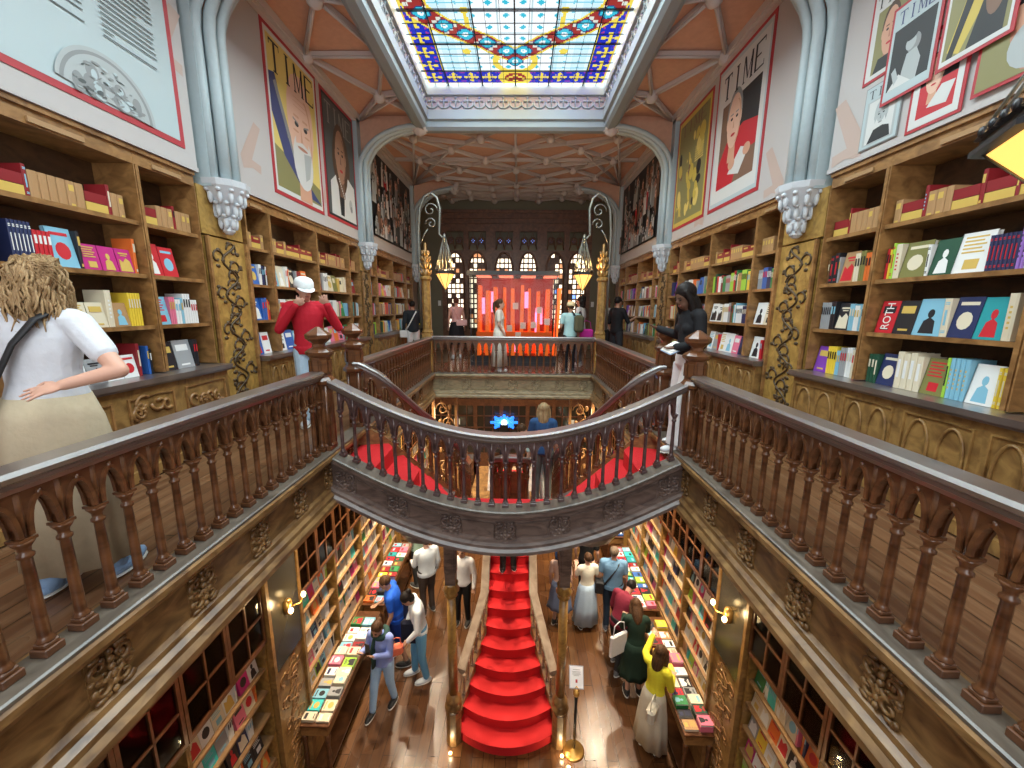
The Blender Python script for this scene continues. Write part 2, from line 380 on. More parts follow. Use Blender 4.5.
def hat(col, brim=True, back=False):
    def f(root, J):
        h, HR = J['head'], J['HR']; b = MB(); m = cloth('cap%02d%02d' % (int(col[0]*99), int(col[2]*99)), col)
        prof = [(.100, .035), (.102, .06), (.098, .095), (.082, .125), (.05, .142), (.01, .148)]
        b.lathe(prof, h+HR @ Vector((0, -.018, 0)), 18, M=HR, sy=1.08)
        o = b.build('cap', [m], root)
        b = MB(); s = -1 if back else 1; pl = []
        for q in range(13):
            a = pi*q/12; pl.append((cos(a)*.088, s*(.05+sin(a)*.11)))
        b.extr(pl, h+HR @ Vector((0, 0, .042)), HR @ Vector((1, 0, 0)), HR @ Vector((0, 1, -.18)), HR @ Vector((0, 0, .006)))
        b.build('brim', [m], o)
    return f
def strap_loop(J, sd=1, r=.012, back=True):
    """cross-body strap from one shoulder to the opposite hip"""
    s = J['sho'][sd]; T = J['T']; pts = []
    P = [(sd*.10, .0, 1.475), (sd*.05, -.125, 1.36), (-sd*.05, -.128, 1.15), (-sd*.17, -.05, .93), (-sd*.16, .06, .93), (-sd*.03, .125, 1.15), (sd*.07, .125, 1.36)]
    return [T(p) for p in P]
def ribbon(name, pts, w, mat, root, t=.004):
    b = MB(); b.tube(pts, w, 8, closed=True, flat=.35); return b.build(name, [mat], root)
def bag(label, loc, size, mat, rz=0, handle=.10, name='handbag', cat='bag'):
    r = thing(name, label, cat, loc, rz)
    b = MB(); x, y, z = size; b.box((0, 0, 0), size, 0, min(size)*.28); b.build('bag_body', [mat], r)
    b = MB(); b.tube([(-x*.36, 0, z*.45), (-x*.28, 0, z*.5+handle*.8), (0, 0, z*.5+handle), (x*.28, 0, z*.5+handle*.8), (x*.36, 0, z*.45)], .008, 6); b.build('handle', [mat], r)
    return r
# ------------------------------------------------------------------ the visitors
W_ = ('white', (.80, .80, .80))
def head_hair_blonde(root, J):
    h, HR = J['head'], J['HR']; r = random.Random(4); b = MB()
    for i in range(230):
        a = r.uniform(-.2, pi+.2)+pi; z0 = r.uniform(-.02, .10); p = Vector((cos(a)*.082, sin(a)*.088-.025, z0)); pts = [h+HR @ p]; sw = r.uniform(-.03, .03)
        l = r.uniform(.12, .25)
        for k in range(1, 6):
            u = k/5; pts.append(h+HR @ Vector((p.x*(1.12+.1*sin(u*4+i)), p.y*(1.15)-.015*sin(u*5+i), z0-l*u))+Vector((sw*sin(u*6+i), 0, 0)))
        b.tube(pts, [.003, .0065, .007, .0065, .005, .002], 4)
    for i in range(110):      # swept back to the clasp
        a = r.uniform(0, pi); p0 = Vector((cos(a)*.075, .03, .06+.05*sin(a))); p2 = Vector((r.uniform(-.02, .05), -.125, .055+r.uniform(-.02, .02)))
        m = (p0+p2)/2+Vector((cos(a)*.03, 0, .045)); b.tube([h+HR @ p0, h+HR @ ((p0+m)/2+Vector((0, 0, .02))), h+HR @ m, h+HR @ p2, h+HR @ (p2+Vector((r.uniform(0, .07), -.02, r.uniform(-.10, .0))))], [.003, .005, .005, .005, .002], 4)
    b.build('loose_locks', [HAIRM['blonde']], root)
def P(*a, **k): return person(*a, **k)
# upstairs
STRAPM = plain('black_strap', (.012, .012, .014), .6)
def blonde_x(root, J):
    head_hair_blonde(root, J)
b1 = P('woman with messy blonde hair in a white top, hand on hip, near left gallery', (-2.17, 1.86, G), radians(14), 1.665, 'fair', ('white_blouse', (.60, .62, .66)), 'short', 'long', ('khaki', (.50, .42, .29)), (.30, .48, .75), 'blonde', 'long', lean=2,
       R_=((.20, -.10, -.22), (.03, -.19, -.27)), L_=((.20, -.06, -.24), (.14, .10, -.40)), look=(12, 25), voxel=.0065, female=True, extra=blonde_x, build=1.06, hold=.25, hem=.99, legs=((.05, .02), (-.06, 0)))
def strap(label, root, sd, mat, r=.016, name='shoulder_strap', bagat=None, size=(.24, .09, .20), bm=None, bl=None):
    """a cross-body strap, a thing of its own, following the torso of a person"""
    o = thing(name, label, 'bag', tuple(root.location), root.rotation_euler.z); k = root.scale[0]; o.scale = (k, k, k)
    pts = [(sd*.095, .02, 1.462), (sd*.08, -.100, 1.41), (sd*.01, -.138, 1.30), (-sd*.07, -.140, 1.15), (-sd*.165, -.105, .98), (-sd*.21, 0, .90), (-sd*.165, .10, .98), (-sd*.08, .140, 1.15), (0, .142, 1.30), (sd*.055, .10, 1.42)]
    b = MB(); b.tube(pts, r, 8, closed=True, flat=.4); b.build('strap', [mat], o)
    x, y, z = bagat or (-sd*.24, .0, .82); b = MB(); b.box((x, y, z), size, 0, .02); b.build('bag_body', [bm or mat], o)
    b = MB(); b.box((x, y, z+size[2]*.18), (size[0]*1.02, size[1]*1.04, size[2]*.55), 0, .015); b.build('flap', [bm or mat], o)
    return o
strap('black cross-body bag worn over the white top of the blonde woman', b1, 1, STRAPM, .026)
P('man in a red sweater and white cap raising both hands to his face', (-2.40, 4.78, G), radians(-158), 1.76, 'fair', ('red_sweater', (.48, .015, .03)), 'long', 'pants', ('pale_jeans', (.42, .55, .66)), (.6, .6, .6), 'brown', 'short', lean=3,
  R_=((.09, .08, -.24), (-.10, .19, .02)), L_=((.13, .08, -.22), (.04, .22, .03)), look=(12, 22), voxel=.010, extra=hat((.80, .84, .84)), build=1.0, hem=.86)
w1 = P('woman in black top and long white trousers with a hand on the right newel post', (1.86, 4.10, G), radians(98), 1.70, 'brown', ('black_top', (.012, .012, .014)), 'long', 'wide', ('white_trousers', (.78, .76, .74)), (.75, .75, .75), 'black', 'veil', lean=3,
  R_=((.15, -.06, -.21), (.31, .08, -.15)), L_=((.05, .0, -.27), (-.07, .18, -.30)), look=(20, 10), voxel=.010, female=True, hem=1.0, legs=((-.04, .02), (.12, -.02)))
m = MB(); m.box((0, 0, .0), (.19, .14, .008)); m.box((.01, .01, .012), (.17, .13, .006), .15); o = thing('magazine', 'open pale magazine held by the woman in white trousers', 'magazine', (1.66, 4.02, G+1.07), .3); m.build('leaves', [PAPER], o); m = MB(); m.box((0, 0, -.008), (.20, .15, .004)); m.build('cover', [plain('mag_blue', (.35, .5, .7), .4)], o); o.rotation_euler = (.25, -.35, .3)
far = G
p = P('person in a dark jacket with a white cross-body strap, far left gallery', (-2.62, 10.4, far), radians(20), 1.60, 'tan', ('dark_jacket', (.02, .025, .03)), 'long', 'pants', ('white_jeans', (.7, .7, .68)), (.5, .5, .5), 'black', 'short', voxel=.018)
strap('white cross-body strap with small bag on the dark-jacketed visitor', p, 1, plain('white_strap', (.75, .75, .72), .5), .02)
p = P('woman in a black dress with pink shoulders, back turned, by the window screen', (-1.66, 11.5, far), radians(10), 1.72, 'fair', ('pink_shoulders', (.70, .38, .34)), 'none', 'knee', ('black_dress', (.015, .015, .018)), (.7, .7, .7), 'auburn', 'short', voxel=.018, female=True)
strap('pale pink handbag slung across the woman in the black dress', p, -1, plain('pink_bag', (.75, .48, .45), .5), .012, bagat=(.14, -.12, 1.02), size=(.30, .08, .17))
P('woman with a dark ponytail in a long white dress beside the far railing', (-.33, 9.25, far), radians(-95), 1.64, 'fair', ('ivory_top', (.74, .70, .60)), 'short', 'dress', ('ivory_skirt', (.74, .70, .60)), (.8, .8, .8), 'brown', 'ponytail', voxel=.015, female=True, R_=((.03, .02, -.27), (-.02, .12, -.46)))
p = P('man in a pale teal shirt and cream cap seen from behind at the far railing', (1.28, 9.15, far), radians(15), 1.58, 'tan', ('teal_shirt', (.40, .62, .62)), 'short', 'pants', ('dark_trousers', (.02, .02, .025)), (.03, .03, .03), 'brown', 'short', voxel=.015, extra=hat((.80, .66, .38)), L_=((.06, -.02, -.26), (.02, .15, -.36)))
o = thing('backpack', 'olive backpack on the back of the man in the cream cap', 'bag', (1.42, 9.06, far+1.12), radians(15)); b = MB(); b.box((0, -.10, 0), (.22, .14, .38), 0, .05); b.build('bag_body', [cloth('olive', (.10, .09, .05))], o); b = MB(); b.tube([(-.08, -.05, .18), (-.09, .06, .26), (-.09, .18, .14)], .018, 6); b.tube([(.08, -.05, .18), (.09, .06, .26), (.09, .18, .14)], .018, 6); b.build('straps', [STRAPM], o)
P('woman with dark curly hair in a white top behind the man in the cap', (1.66, 10.2, far), radians(60), 1.74, 'tan', ('white_top', (.70, .70, .68)), 'short', 'pants', ('grey_trousers', (.15, .15, .16)), (.5, .5, .5), 'black', 'curly', voxel=.018, female=True)
bag('bright magenta tote bag beside the man in the cream cap', (1.70, 9.5, far+.80), (.34, .12, .36), cloth('magenta', (.55, .03, .30)), .2, .2, 'tote_bag')
P('woman with long reddish hair standing at the far right bookcases', (2.28, 10.2, far), radians(-70), 1.72, 'fair', ('grey_coat', (.30, .26, .24)), 'long', 'pants', ('black_trousers', (.02, .02, .02)), (.1, .1, .1), 'auburn', 'long', voxel=.018, female=True)
P('man in black reaching towards the books on the far right wall', (2.42, 9.55, far), radians(-60), 1.72, 'tan', ('black_tee', (.014, .014, .016)), 'elbow', 'pants', ('charcoal', (.03, .03, .035)), (.05, .05, .05), 'black', 'short', voxel=.018, R_=((.04, .12, -.24), (.02, .32, -.16)))
# on the stair
P('person with fair bobbed hair in a navy shirt going down the right stair arm', (.53, 6.25, 3.10), radians(-6), 1.70, 'fair', ('navy_shirt', (.025, .07, .17)), 'short', 'pants', ('grey_trousers2', (.10, .11, .10)), (.10, .10, .10), 'fair', 'long', voxel=.013, female=True, L_=((.06, .02, -.26), (.10, .18, -.40)))
P('person in pale mint clothes bending forward on the right stair arm', (.60, 6.95, 2.75), radians(80), 1.62, 'fair', ('mint', (.55, .68, .62)), 'short', 'pants', ('mint2', (.45, .5, .5)), (.2, .2, .2), 'brown', 'short', voxel=.018, lean=40)
P('visitor in black climbing the red stair under the bridge', (-.03, 6.62, 1.53), radians(5), 1.70, 'tan', ('black_shirt', (.015, .015, .015)), 'long', 'pants', ('black_trousers3', (.02, .016, .015)), (.03, .03, .03), 'black', 'short', voxel=.016)
# ground floor, left
p = P('woman in a lilac and pale blue tracksuit taking a photo by the left table', (-1.95, 5.30, 0), radians(168), 1.66, 'tan', ('lilac_top', (.28, .36, .75)), 'long', 'pants', ('pale_blue', (.38, .58, .85)), (.02, .02, .02), 'brown', 'bun', voxel=.011, female=True, lean=4,
  R_=((.06, .02, -.26), (.02, .24, -.12)), L_=((.02, .06, -.26), (-.11, .26, -.12)), look=(18, 0), legs=((.16, .03), (-.14, .02)))
def scarfy(name, label, root, mat):
    o = thing(name, label, 'scarf', tuple(root.location), root.rotation_euler.z); k = root.scale[0]; o.scale = (k, k, k)
    b = MB(); b.tube([(.10*cos(a), .10*sin(a)+.02, 1.43+.02*sin(2*a)) for a in [i*pi/7 for i in range(14)]], .048, 8, closed=True); b.build('neck_loop', [mat], o)
    b = MB(); b.tube([(.04, .12, 1.42), (.06, .165, 1.25), (.05, .165, 1.05), (.06, .16, .92)], [.05, .055, .06, .05], 8, flat=.45); b.build('hanging_end', [mat], o)
scarfy('long_scarf', 'dark green scarf round the neck of the tracksuit woman', p, cloth('dark_green_scarf', (.03, .07, .06)))
o = thing('phone', 'small dark phone held up by the tracksuit woman', 'phone', (-2.06, 5.02, 1.36), radians(168)); b = MB(); b.box((0, 0, 0), (.075, .010, .15), 0, .004); b.build('casing', [BLACKM], o); b = MB(); b.box((0, -.006, 0), (.066, .002, .138)); b.build('screen', [plain('screen', (.1, .12, .15), .1)], o)
bag('orange bag swinging at the side of the tracksuit woman', (-1.72, 5.28, 1.10), (.20, .12, .18), cloth('orange_bag', (.75, .18, .10)), .4, .12)
P('bearded man in a royal blue shirt and shorts near the left table', (-1.98, 6.15, 0), radians(100), 1.76, 'tan', ('royal_blue', (.015, .10, .55)), 'short', 'shorts', ('navy_shorts', (.015, .05, .28)), (.015, .015, .015), 'brown', 'short', voxel=.012, build=1.15, lean=10, R_=((.02, .06, -.26), (-.02, .26, -.34)), look=(15, 0), legs=((.14, 0), (-.14, 0)))
o = thing('backpack', 'dark backpack on the man in the royal blue shirt', 'bag', (-1.80, 6.12, 1.16), radians(100)); b = MB(); b.box((0, -.03, 0), (.26, .14, .42), 0, .05); b.build('bag_body', [cloth('navy_pack', (.015, .02, .06))], o)
p = P('dark-haired man in a white long-sleeved shirt and jeans looking down on the left', (-1.50, 5.84, 0), radians(115), 1.78, 'tan', ('white_shirt', (.72, .78, .80)), 'long', 'pants', ('blue_jeans', (.14, .36, .58)), (.55, .60, .65), 'black', 'bun', voxel=.011, lean=7, look=(38, 0), R_=((.03, .03, -.27), (.0, .12, -.46)), L_=((.06, .02, -.27), (.0, .16, -.44)), legs=((.08, .02), (-.06, 0)))
o = tag(MB().box((0, 0, 0), (.34, .10, .44), 0, .04).build('jacket', [cloth('dark_bundle', (.012, .015, .03))], None, (-1.62, 5.76, .98)), 'dark jacket hanging from the arm of the man in the white shirt', 'jacket')
P('person in a pale shirt and brown trousers half hidden under the bridge, left', (-1.72, 7.35, 0), radians(35), 1.74, 'fair', ('pale_shirt', (.58, .62, .64)), 'long', 'pants', ('brown_trousers', (.07, .05, .04)), (.05, .05, .05), 'brown', 'short', voxel=.015, build=1.15, L_=((.05, .05, -.26), (.02, .26, -.30)))
P('person in sage green behind the pale-shirted visitor under the bridge', (-2.12, 8.2, 0), radians(60), 1.70, 'fair', ('sage', (.30, .42, .32)), 'short', 'pants', ('black_trousers4', (.03, .03, .03)), (.05, .05, .05), 'brown', 'short', voxel=.018)
P('attendant in black with a white collar behind the left stair column', (-.95, 7.1, 0), radians(170), 1.72, 'tan', ('white_collar', (.7, .7, .7)), 'long', 'pants', ('black_waiter', (.012, .012, .012)), (.02, .02, .02), 'black', 'short', voxel=.018)
# ground floor, right
P('woman in a grey blue skirt beside the right stair column', (1.00, 7.1, 0), radians(-20), 1.64, 'fair', ('peach', (.60, .42, .36)), 'short', 'knee', ('grey_blue', (.16, .20, .32)), (.03, .03, .03), 'brown', 'ponytail', voxel=.015, female=True)
P('woman in a white blouse and pale blue long skirt taking a photo, right aisle', (1.52, 7.05, 0), radians(10), 1.62, 'fair', ('cream_blouse', (.74, .70, .58)), 'short', 'dress', ('pale_blue_skirt', (.45, .58, .72)), (.03, .03, .03), 'brown', 'short', voxel=.014, female=True, R_=((.06, .02, -.24), (.02, .10, -.05)), L_=((.06, .08, -.24), (.0, .26, -.12)))
P('person in a royal blue top raising an arm behind the right column', (1.12, 8.0, 0), radians(-60), 1.72, 'tan', ('blue_top', (.03, .12, .40)), 'short', 'pants', ('navy_pants', (.02, .03, .08)), (.05, .05, .05), 'black', 'short', voxel=.018, L_=((.06, .14, -.16), (.04, .36, -.10)))
P('person in a black dress between the blue skirt and the blue tee man', (1.66, 7.95, 0), radians(-20), 1.68, 'fair', ('black_tee2', (.015, .015, .015)), 'short', 'pants', ('black_pants5', (.015, .015, .015)), (.05, .05, .05), 'black', 'short', voxel=.018)
p = P('grey-haired man in a blue tee with a black shoulder bag, seen from behind', (2.02, 7.05, 0), radians(-8), 1.76, 'tan', ('steel_blue', (.14, .27, .42)), 'short', 'pants', ('dark_jeans', (.02, .035, .06)), (.10, .10, .12), 'grey', 'short', voxel=.012, build=1.2, legs=((.0, 0), (-.06, .02)))
strap('black shoulder bag across the back of the man in the blue tee', p, 1, STRAPM, .018, bagat=(-.25, -.04, .92), size=(.16, .22, .26))
P('black-haired person in a burgundy vest leaning over the right table', (1.92, 6.12, 0), radians(-48), 1.68, 'fair', ('burgundy', (.20, .02, .04)), 'long', 'pants', ('black_jeans', (.02, .02, .022)), (.16, .16, .17), 'black', 'short', voxel=.012, lean=22, look=(30, 0), R_=((.03, .08, -.25), (-.06, .28, -.28)), legs=((-.12, .0), (.1, 0)))
p = P('long-haired person in a dark green coat at the right table', (2.08, 5.62, 0), radians(-5), 1.66, 'fair', ('dark_green_coat', (.012, .030, .020)), 'long', 'knee', ('dark_green_skirt', (.012, .030, .020)), (.015, .015, .015), 'brown', 'long', voxel=.012, female=True, lean=12, look=(25, 0), R_=((.04, .08, -.25), (-.04, .28, -.22)), L_=((.04, .10, -.24), (-.02, .30, -.18)))
bag('white cloth tote bag hanging from an arm beside the right table', (1.78, 5.60, .98), (.34, .06, .38), cloth('tote_white', (.72, .72, .74)), .5, .22, 'tote_bag')
p = P('woman in a yellow sweater and long beige apron dress reaching to the right shelf', (2.10, 4.80, 0), radians(-50), 1.66, 'fair', ('yellow_sweater', (.72, .66, .04)), 'long', 'dress', ('beige_dress', (.52, .47, .38)), (.20, .13, .07), 'brown', 'long', voxel=.011, female=True, lean=5, look=(10, 0), build=.95, L_=((.10, .10, -.02), (.14, .34, .10)), R_=((.02, .06, -.26), (-.06, .26, -.26)))
bag('cream handbag with dark straps on the woman in yellow', (2.02, 4.62, .82), (.24, .12, .22), plain('cream_leather', (.62, .58, .48), .4), .9, .16)
# ------------------------------------------------------------------ the room shell
def sbox(name, x0, x1, y0, y1, z0, z1, m, label, cat):
    b = MB(); b.b2(x0, x1, y0, y1, z0, z1); return struct(b.build(name, [m]), label, cat)
Y0, Y1 = -2.2, 14.7      # front and rear wall
VE = 8.70                # far edge of the opening between the galleries
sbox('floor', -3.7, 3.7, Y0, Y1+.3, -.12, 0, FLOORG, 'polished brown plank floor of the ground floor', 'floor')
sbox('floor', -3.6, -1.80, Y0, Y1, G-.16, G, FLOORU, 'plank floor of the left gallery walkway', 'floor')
sbox('floor', 1.80, 3.6, Y0, Y1, G-.16, G, FLOORU, 'plank floor of the right gallery walkway', 'floor')
FLOORX = planks('far_gallery_planks', (.20, .06, .03), (.28, .09, .04), (.16, .06, .03), .13, .18, 'X')
sbox('floor', -1.80, 1.80, VE, Y1, G-.16, G, FLOORX, 'reddish plank floor of the far gallery', 'floor')
sbox('wall_left', -3.75, -3.52, Y0, Y1, 0, CEIL+.2, WALLP, 'left long wall behind the bookcases and posters', 'wall')
sbox('wall_right', 3.52, 3.75, Y0, Y1, 0, CEIL+.2, WALLP, 'right long wall behind the bookcases and posters', 'wall')
sbox('wall_rear', -3.75, 3.75, Y1+.25, Y1+.45, 0, CEIL+.2, OLIVE, 'olive rear wall behind the wooden window screen', 'wall')
# front wall, behind the photographer, with its tall window
b = MB(); b.b2(-3.75, -2.2, Y0-.2, Y0, 0, CEIL+.2); b.b2(2.2, 3.75, Y0-.2, Y0, 0, CEIL+.2); b.b2(-2.2, 2.2, Y0-.2, Y0, 0, 5.4); b.b2(-2.2, 2.2, Y0-.2, Y0, 9.4, CEIL+.2)
struct(b.build('wall_front', [WALLP]), 'plaster entrance wall around the tall facade window', 'wall')
b = MB()
for i in range(7): x = -2.2+i*4.4/6; b.b2(x-.03, x+.03, Y0-.14, Y0-.06, 5.4, 9.4)
for i in range(6): z = 5.4+i*.8; b.b2(-2.2, 2.2, Y0-.13, Y0-.07, z-.025, z+.025)
struct(b.build('window_1', [DARK]), 'dark wooden grid of the tall facade window', 'window')
# ceiling: two side strips, the far field, and the strip before the skylight
SKX, SK0, SK1 = 1.80, -1.2, 8.62
b = MB()
b.b2(-3.6, -SKX-.02, Y0, Y1+.3, CEIL, CEIL+.1); b.b2(SKX+.02, 3.6, Y0, Y1+.3, CEIL, CEIL+.1); b.b2(-SKX-.02, SKX+.02, SK1+.02, Y1+.3, CEIL, CEIL+.1); b.b2(-SKX-.02, SKX+.02, Y0, SK0-.02, CEIL, CEIL+.1)
struct(b.build('ceiling', [CEILM]), 'terracotta coloured ribbed ceiling around the skylight', 'ceiling')
# moulded well around the skylight
b = MB()
prof = [(0, -.30), (.03, -.30), (.03, -.27), (.13, -.25), (.16, -.20), (.10, -.17), (.10, -.02), (.06, 0), (-.02, 0), (-.02, .40), (-.05, .40), (-.05, -.27)]
prof = [(-.02, -.25), (.10, -.25), (.17, -.20), (.19, -.13), (.12, -.08), (.12, .02), (0, .02), (0, .10), (-.03, .12), (-.03, .36), (-.09, .38), (-.09, .46), (.0, .46), (.0, .50), (.06, .50), (.06, .55), (-.12, .55), (-.12, .34), (-.07, .32), (-.07, .10), (-.12, .08), (-.12, -.08), (-.07, -.10), (-.07, -.20)]
path = [(-SKX, SK0, CEIL), (-SKX, SK1, CEIL), (SKX, SK1, CEIL), (SKX, SK0, CEIL)]
# offset sign: normal (t.y,-t.x) of the path going +y on the left side points to +x (inwards)
prof = [(-o, z) for o, z in prof]
b.sweep(path, prof, closed=True)
WELLM = plain('skylight_frame_plaster', (.25, .285, .30), .5)
well = recalc(b.build('trim_1', [WELLM])); struct(well, 'grey moulded plaster frame around the stained glass skylight', 'trim')
PINKW = plain('pink_plaster', (.34, .27, .27), .5)
b = MB()   # pinkish panel behind the pierced crest, and the crest of little pointed arches and crosses
b.b2(-SKX+.07, SKX-.07, SK1-.075, SK1-.068, CEIL+.08, CEIL+.34)
for s in (-1, 1): b.b2(s*(SKX-.075), s*(SKX-.068), SK0+.07, SK1-.07, CEIL+.08, CEIL+.34)
b.build('crest_panel', [PINKW], well)
def crest(n, P, U, V, name):
    b = MB()
    for i in range(n):
        c = Vector(P)+Vector(U)*(i+.5)/n; u = Vector(U).normalized(); w = Vector(U).length/n; z = Vector((0, 0, 1))
        b.tube([c-u*w*.5+z*.13, c-u*w*.42+z*.06, c-u*w*.2+z*.025, c+u*w*.2+z*.025, c+u*w*.42+z*.06, c+u*w*.5+z*.13], .018, 5)
        b.tube([c+z*.02, c+z*.21], .014, 5); b.tube([c-u*w*.24+z*.14, c+u*w*.24+z*.14], .014, 5); b.sphere(c+z*.20, .024, 6, 5)
        for s in (-1, 1): b.sphere(c+u*w*.25*s+z*.14, .024, 6, 5)
    return b.build(name, [WELLM], well)
crest(15, (-SKX+.08, SK1-.085, CEIL+.10), (2*SKX-.16, 0, 0), None, 'crest')
for s in (-1, 1): crest(34, (s*(SKX-.085), SK0+.1, CEIL+.10), (0, SK1-SK0-.2, 0), None, 'crest')

# ---- stained glass: a flat panel of small coloured panes, with leads
def glass_mat():
    m = bpy.data.materials.new('stained_glass'); m.use_nodes = True; nt = m.node_tree; nt.nodes.clear()
    N = nt.nodes.new; L = nt.links.new
    at = N('ShaderNodeAttribute'); at.attribute_name = 'pane'
    t = N('ShaderNodeBsdfTransparent'); L(at.outputs['Color'], t.inputs['Color'])
    g = N('ShaderNodeBsdfGlossy'); g.inputs['Roughness'].default_value = .1
    mx = N('ShaderNodeMixShader'); mx.inputs['Fac'].default_value = .05
    o = N('ShaderNodeOutputMaterial'); L(t.outputs[0], mx.inputs[1]); L(g.outputs[0], mx.inputs[2]); L(mx.outputs[0], o.inputs['Surface'])
    return m
GZ = CEIL+.50; GX = SKX-.07; GY1 = SK1-.08; GY0 = SK0+.08
BANDP = [(1.50, 9), (1.50, 2.5), (1.38, 1.95), (1.10, 1.68), (.78, 1.48), (.45, 1.27), (.17, 1.04), (0, .96)]
QF = [(1.50, 2.45+.42*i) for i in range(1, 8)]+[(1.46, 2.42), (1.34, 1.93), (1.06, 1.66), (.76, 1.47), (.44, 1.27), (.14, 1.06), (.0, .78)]
def dseg(px, py, a, b):
    dx, dy = b[0]-a[0], b[1]-a[1]; t = clamp(((px-a[0])*dx+(py-a[1])*dy)/(dx*dx+dy*dy)); return hypot(px-a[0]-t*dx, py-a[1]-t*dy)
WH, PALE, CY, BL, YE, RD, DB = (.97, .98, .96), (.66, .84, .88), (.05, .50, .62), (.02, .035, .46), (.90, .66, .08), (.36, .035, .03), (.02, .06, .20)
def pane(x, y):
    a = abs(x); w = GY1-y; L = GY1-GY0; w = min(w, L-w)
    e = min(GX-a, w)
    if e < .10: return WH if int((x+9)/.12 if w < GX-a else w/.12) % 2 else (.80, .86, .84)
    if e < .125: return YE
    d = min(dseg(a, w, BANDP[i], BANDP[i+1]) for i in range(len(BANDP)-1))
    hub = hypot(a, (w-.30)*1.2)
    for q in QF:
        u, v = a-q[0], w-q[1]; rr = min(hypot(abs(u)-.055, v), hypot(u, abs(v)-.05)); 
        if rr < .040: return WH if hypot(u, v) < .05 else CY
        if rr < .070: return CY
        if rr < .088: return DB
    dh = dseg(a, w, (0, .95), (.42, .55)); 
    d2 = abs(hypot(a*.9, w-.78)-.30) if w < 1.0 else 9
    if d < .155: return RD if (int(a*14)+int(w*14)) % 5 else (.75, .72, .60)
    if d < .19: return YE
    if w < .95 and a < .55 and d2 < .05 and w > .3: return YE
    if hub < .26: return RD if hub < .2 and (int(a*18)+int(w*18)) % 3 else YE
    if hub < .31: return YE
    side = a > 1.27 and w < 2.1; low = w < .50 and w > .1
    if side or low:
        if abs(a-1.27) < .018 and w > .48 and w < 1.6: return YE
        if low and not side: u, v = (a % .32)-.16, w-.31
        else: u, v = a-1.48, ((w-.12) % .36)-.18
        cr = (abs(u) < .022 and abs(v) < .12) or (abs(v) < .022 and abs(u) < .12) or min(hypot(abs(u)-.10, v), hypot(u, abs(v)-.10)) < .036 or hypot(abs(u)-.06, abs(v)-.06) < .012
        if cr: return YE
        return BL if hypot(abs(u)-.13, abs(v)-.13) > .02 else (.45, .05, .25)
    if hypot(a-.72, w-1.98) < .07 or hypot(a-.80, w-1.05) < .07: return YE
    if dseg(a, w, (.72, 1.95), (.70, 1.6)) < .03: return YE
    # pale lattice with blue diamonds
    if a < .62 or w > 2.4 and a < .66:
        u, v = (a % .25)-.125, (w % .25)-.125
        if abs(u)+abs(v) < .055: return CY
        return WH if min(abs(abs(u)-.125), abs(abs(v)-.125)) > .006 else (.55, .66, .66)
    u, v = ((a) % .24)-.12, (w % .17)-.085
    if abs(v) < .012 or hypot(u, v) < .028: return (.25, .62, .72)
    return (.80, .92, .93) if int(a/.24) % 2 else PALE
cs = .024; nx = int(2*GX/cs); ny = int((GY1-GY0)/cs)
vs = [(-GX+2*GX*i/nx, GY0+(GY1-GY0)*j/ny, 0) for j in range(ny+1) for i in range(nx+1)]
fs = []; cols = []
for j in range(ny):
    for i in range(nx):
        fs.append((j*(nx+1)+i, j*(nx+1)+i+1, (j+1)*(nx+1)+i+1, (j+1)*(nx+1)+i))
half = {}
for j in range(ny):
    y = GY0+(GY1-GY0)*(j+.5)/ny; jj = min(j, ny-1-j)
    for i in range(nx):
        k = (min(i, nx-1-i), jj)
        if k not in half: half[k] = pane(-GX+2*GX*(k[0]+.5)/nx, GY1-(k[1]+.5)*cs)
        cols.append(half[k])
me = bpy.data.meshes.new('skylight'); me.from_pydata(vs, [], fs)
at = me.color_attributes.new('pane', 'FLOAT_COLOR', 'CORNER'); buf = []
for c in cols: buf.extend([*c, 1.0]*4)
at.data.foreach_set('color', buf); me.materials.append(glass_mat())
sk = link('window_2', me, None, (0, 0, GZ)); struct(sk, 'stained glass skylight with blue border, red bands and yellow crosses', 'skylight')
b = MB()
for x in (-1.27, -.62, 0, .62, 1.27, -GX, GX): b.b2(x-.011, x+.011, GY0, GY1, -.012, .008)
y = GY1
for w in [0, .5, 1.25, 2.0, 2.75, 3.5, 4.25, 5, 5.75, 6.5, 7.25, 8, 8.75, 9.4]: b.b2(-GX, GX, GY1-w-.011, GY1-w+.011, -.010, .008)
for i in range(1, 16): b.b2(-GX+i*2*GX/16-.0035, -GX+i*2*GX/16+.0035, GY0, GY1, -.006, .006)
for i in range(1, 40): b.b2(-GX, GX, GY1-i*.245-.0035, GY1-i*.245+.0035, -.006, .006)
b.build('lead_bars', [plain('lead', (.02, .02, .025), .5, .5)], sk)

# ---- fascias under the galleries
FP = [(-.10, .03), (.10, .03), (.115, .015), (.115, -.02), (.07, -.045), (.05, -.09), (.02, -.10), (.02, -.335), (.05, -.35), (.055, -.38), (.085, -.40), (.085, -.435), (.115, -.46), (.115, -.50), (-.10, -.50)]
FPB = [(o, z*.84) for o, z in FP]
def split_prof(path, dark, parent_name, label, flip=1, sill=True):
    b = MB(); P = [(o*flip, z) for o, z in FP]
    b.sweep(path, P); o = recalc(b.build(parent_name, [dark])); struct(o, label, 'trim')
    b = MB(); b.sweep(path, [(q*flip, z) for q, z in [(-.06, .03), (.105, .03), (.105, .044), (.095, .05), (-.06, .05)]]); recalc(b.build('sill', [SILL], o))
    return o
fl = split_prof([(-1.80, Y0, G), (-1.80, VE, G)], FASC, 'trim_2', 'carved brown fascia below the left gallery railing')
fr = split_prof([(1.80, Y0, G), (1.80, VE, G)], FASC, 'trim_3', 'carved brown fascia below the right gallery railing', -1)
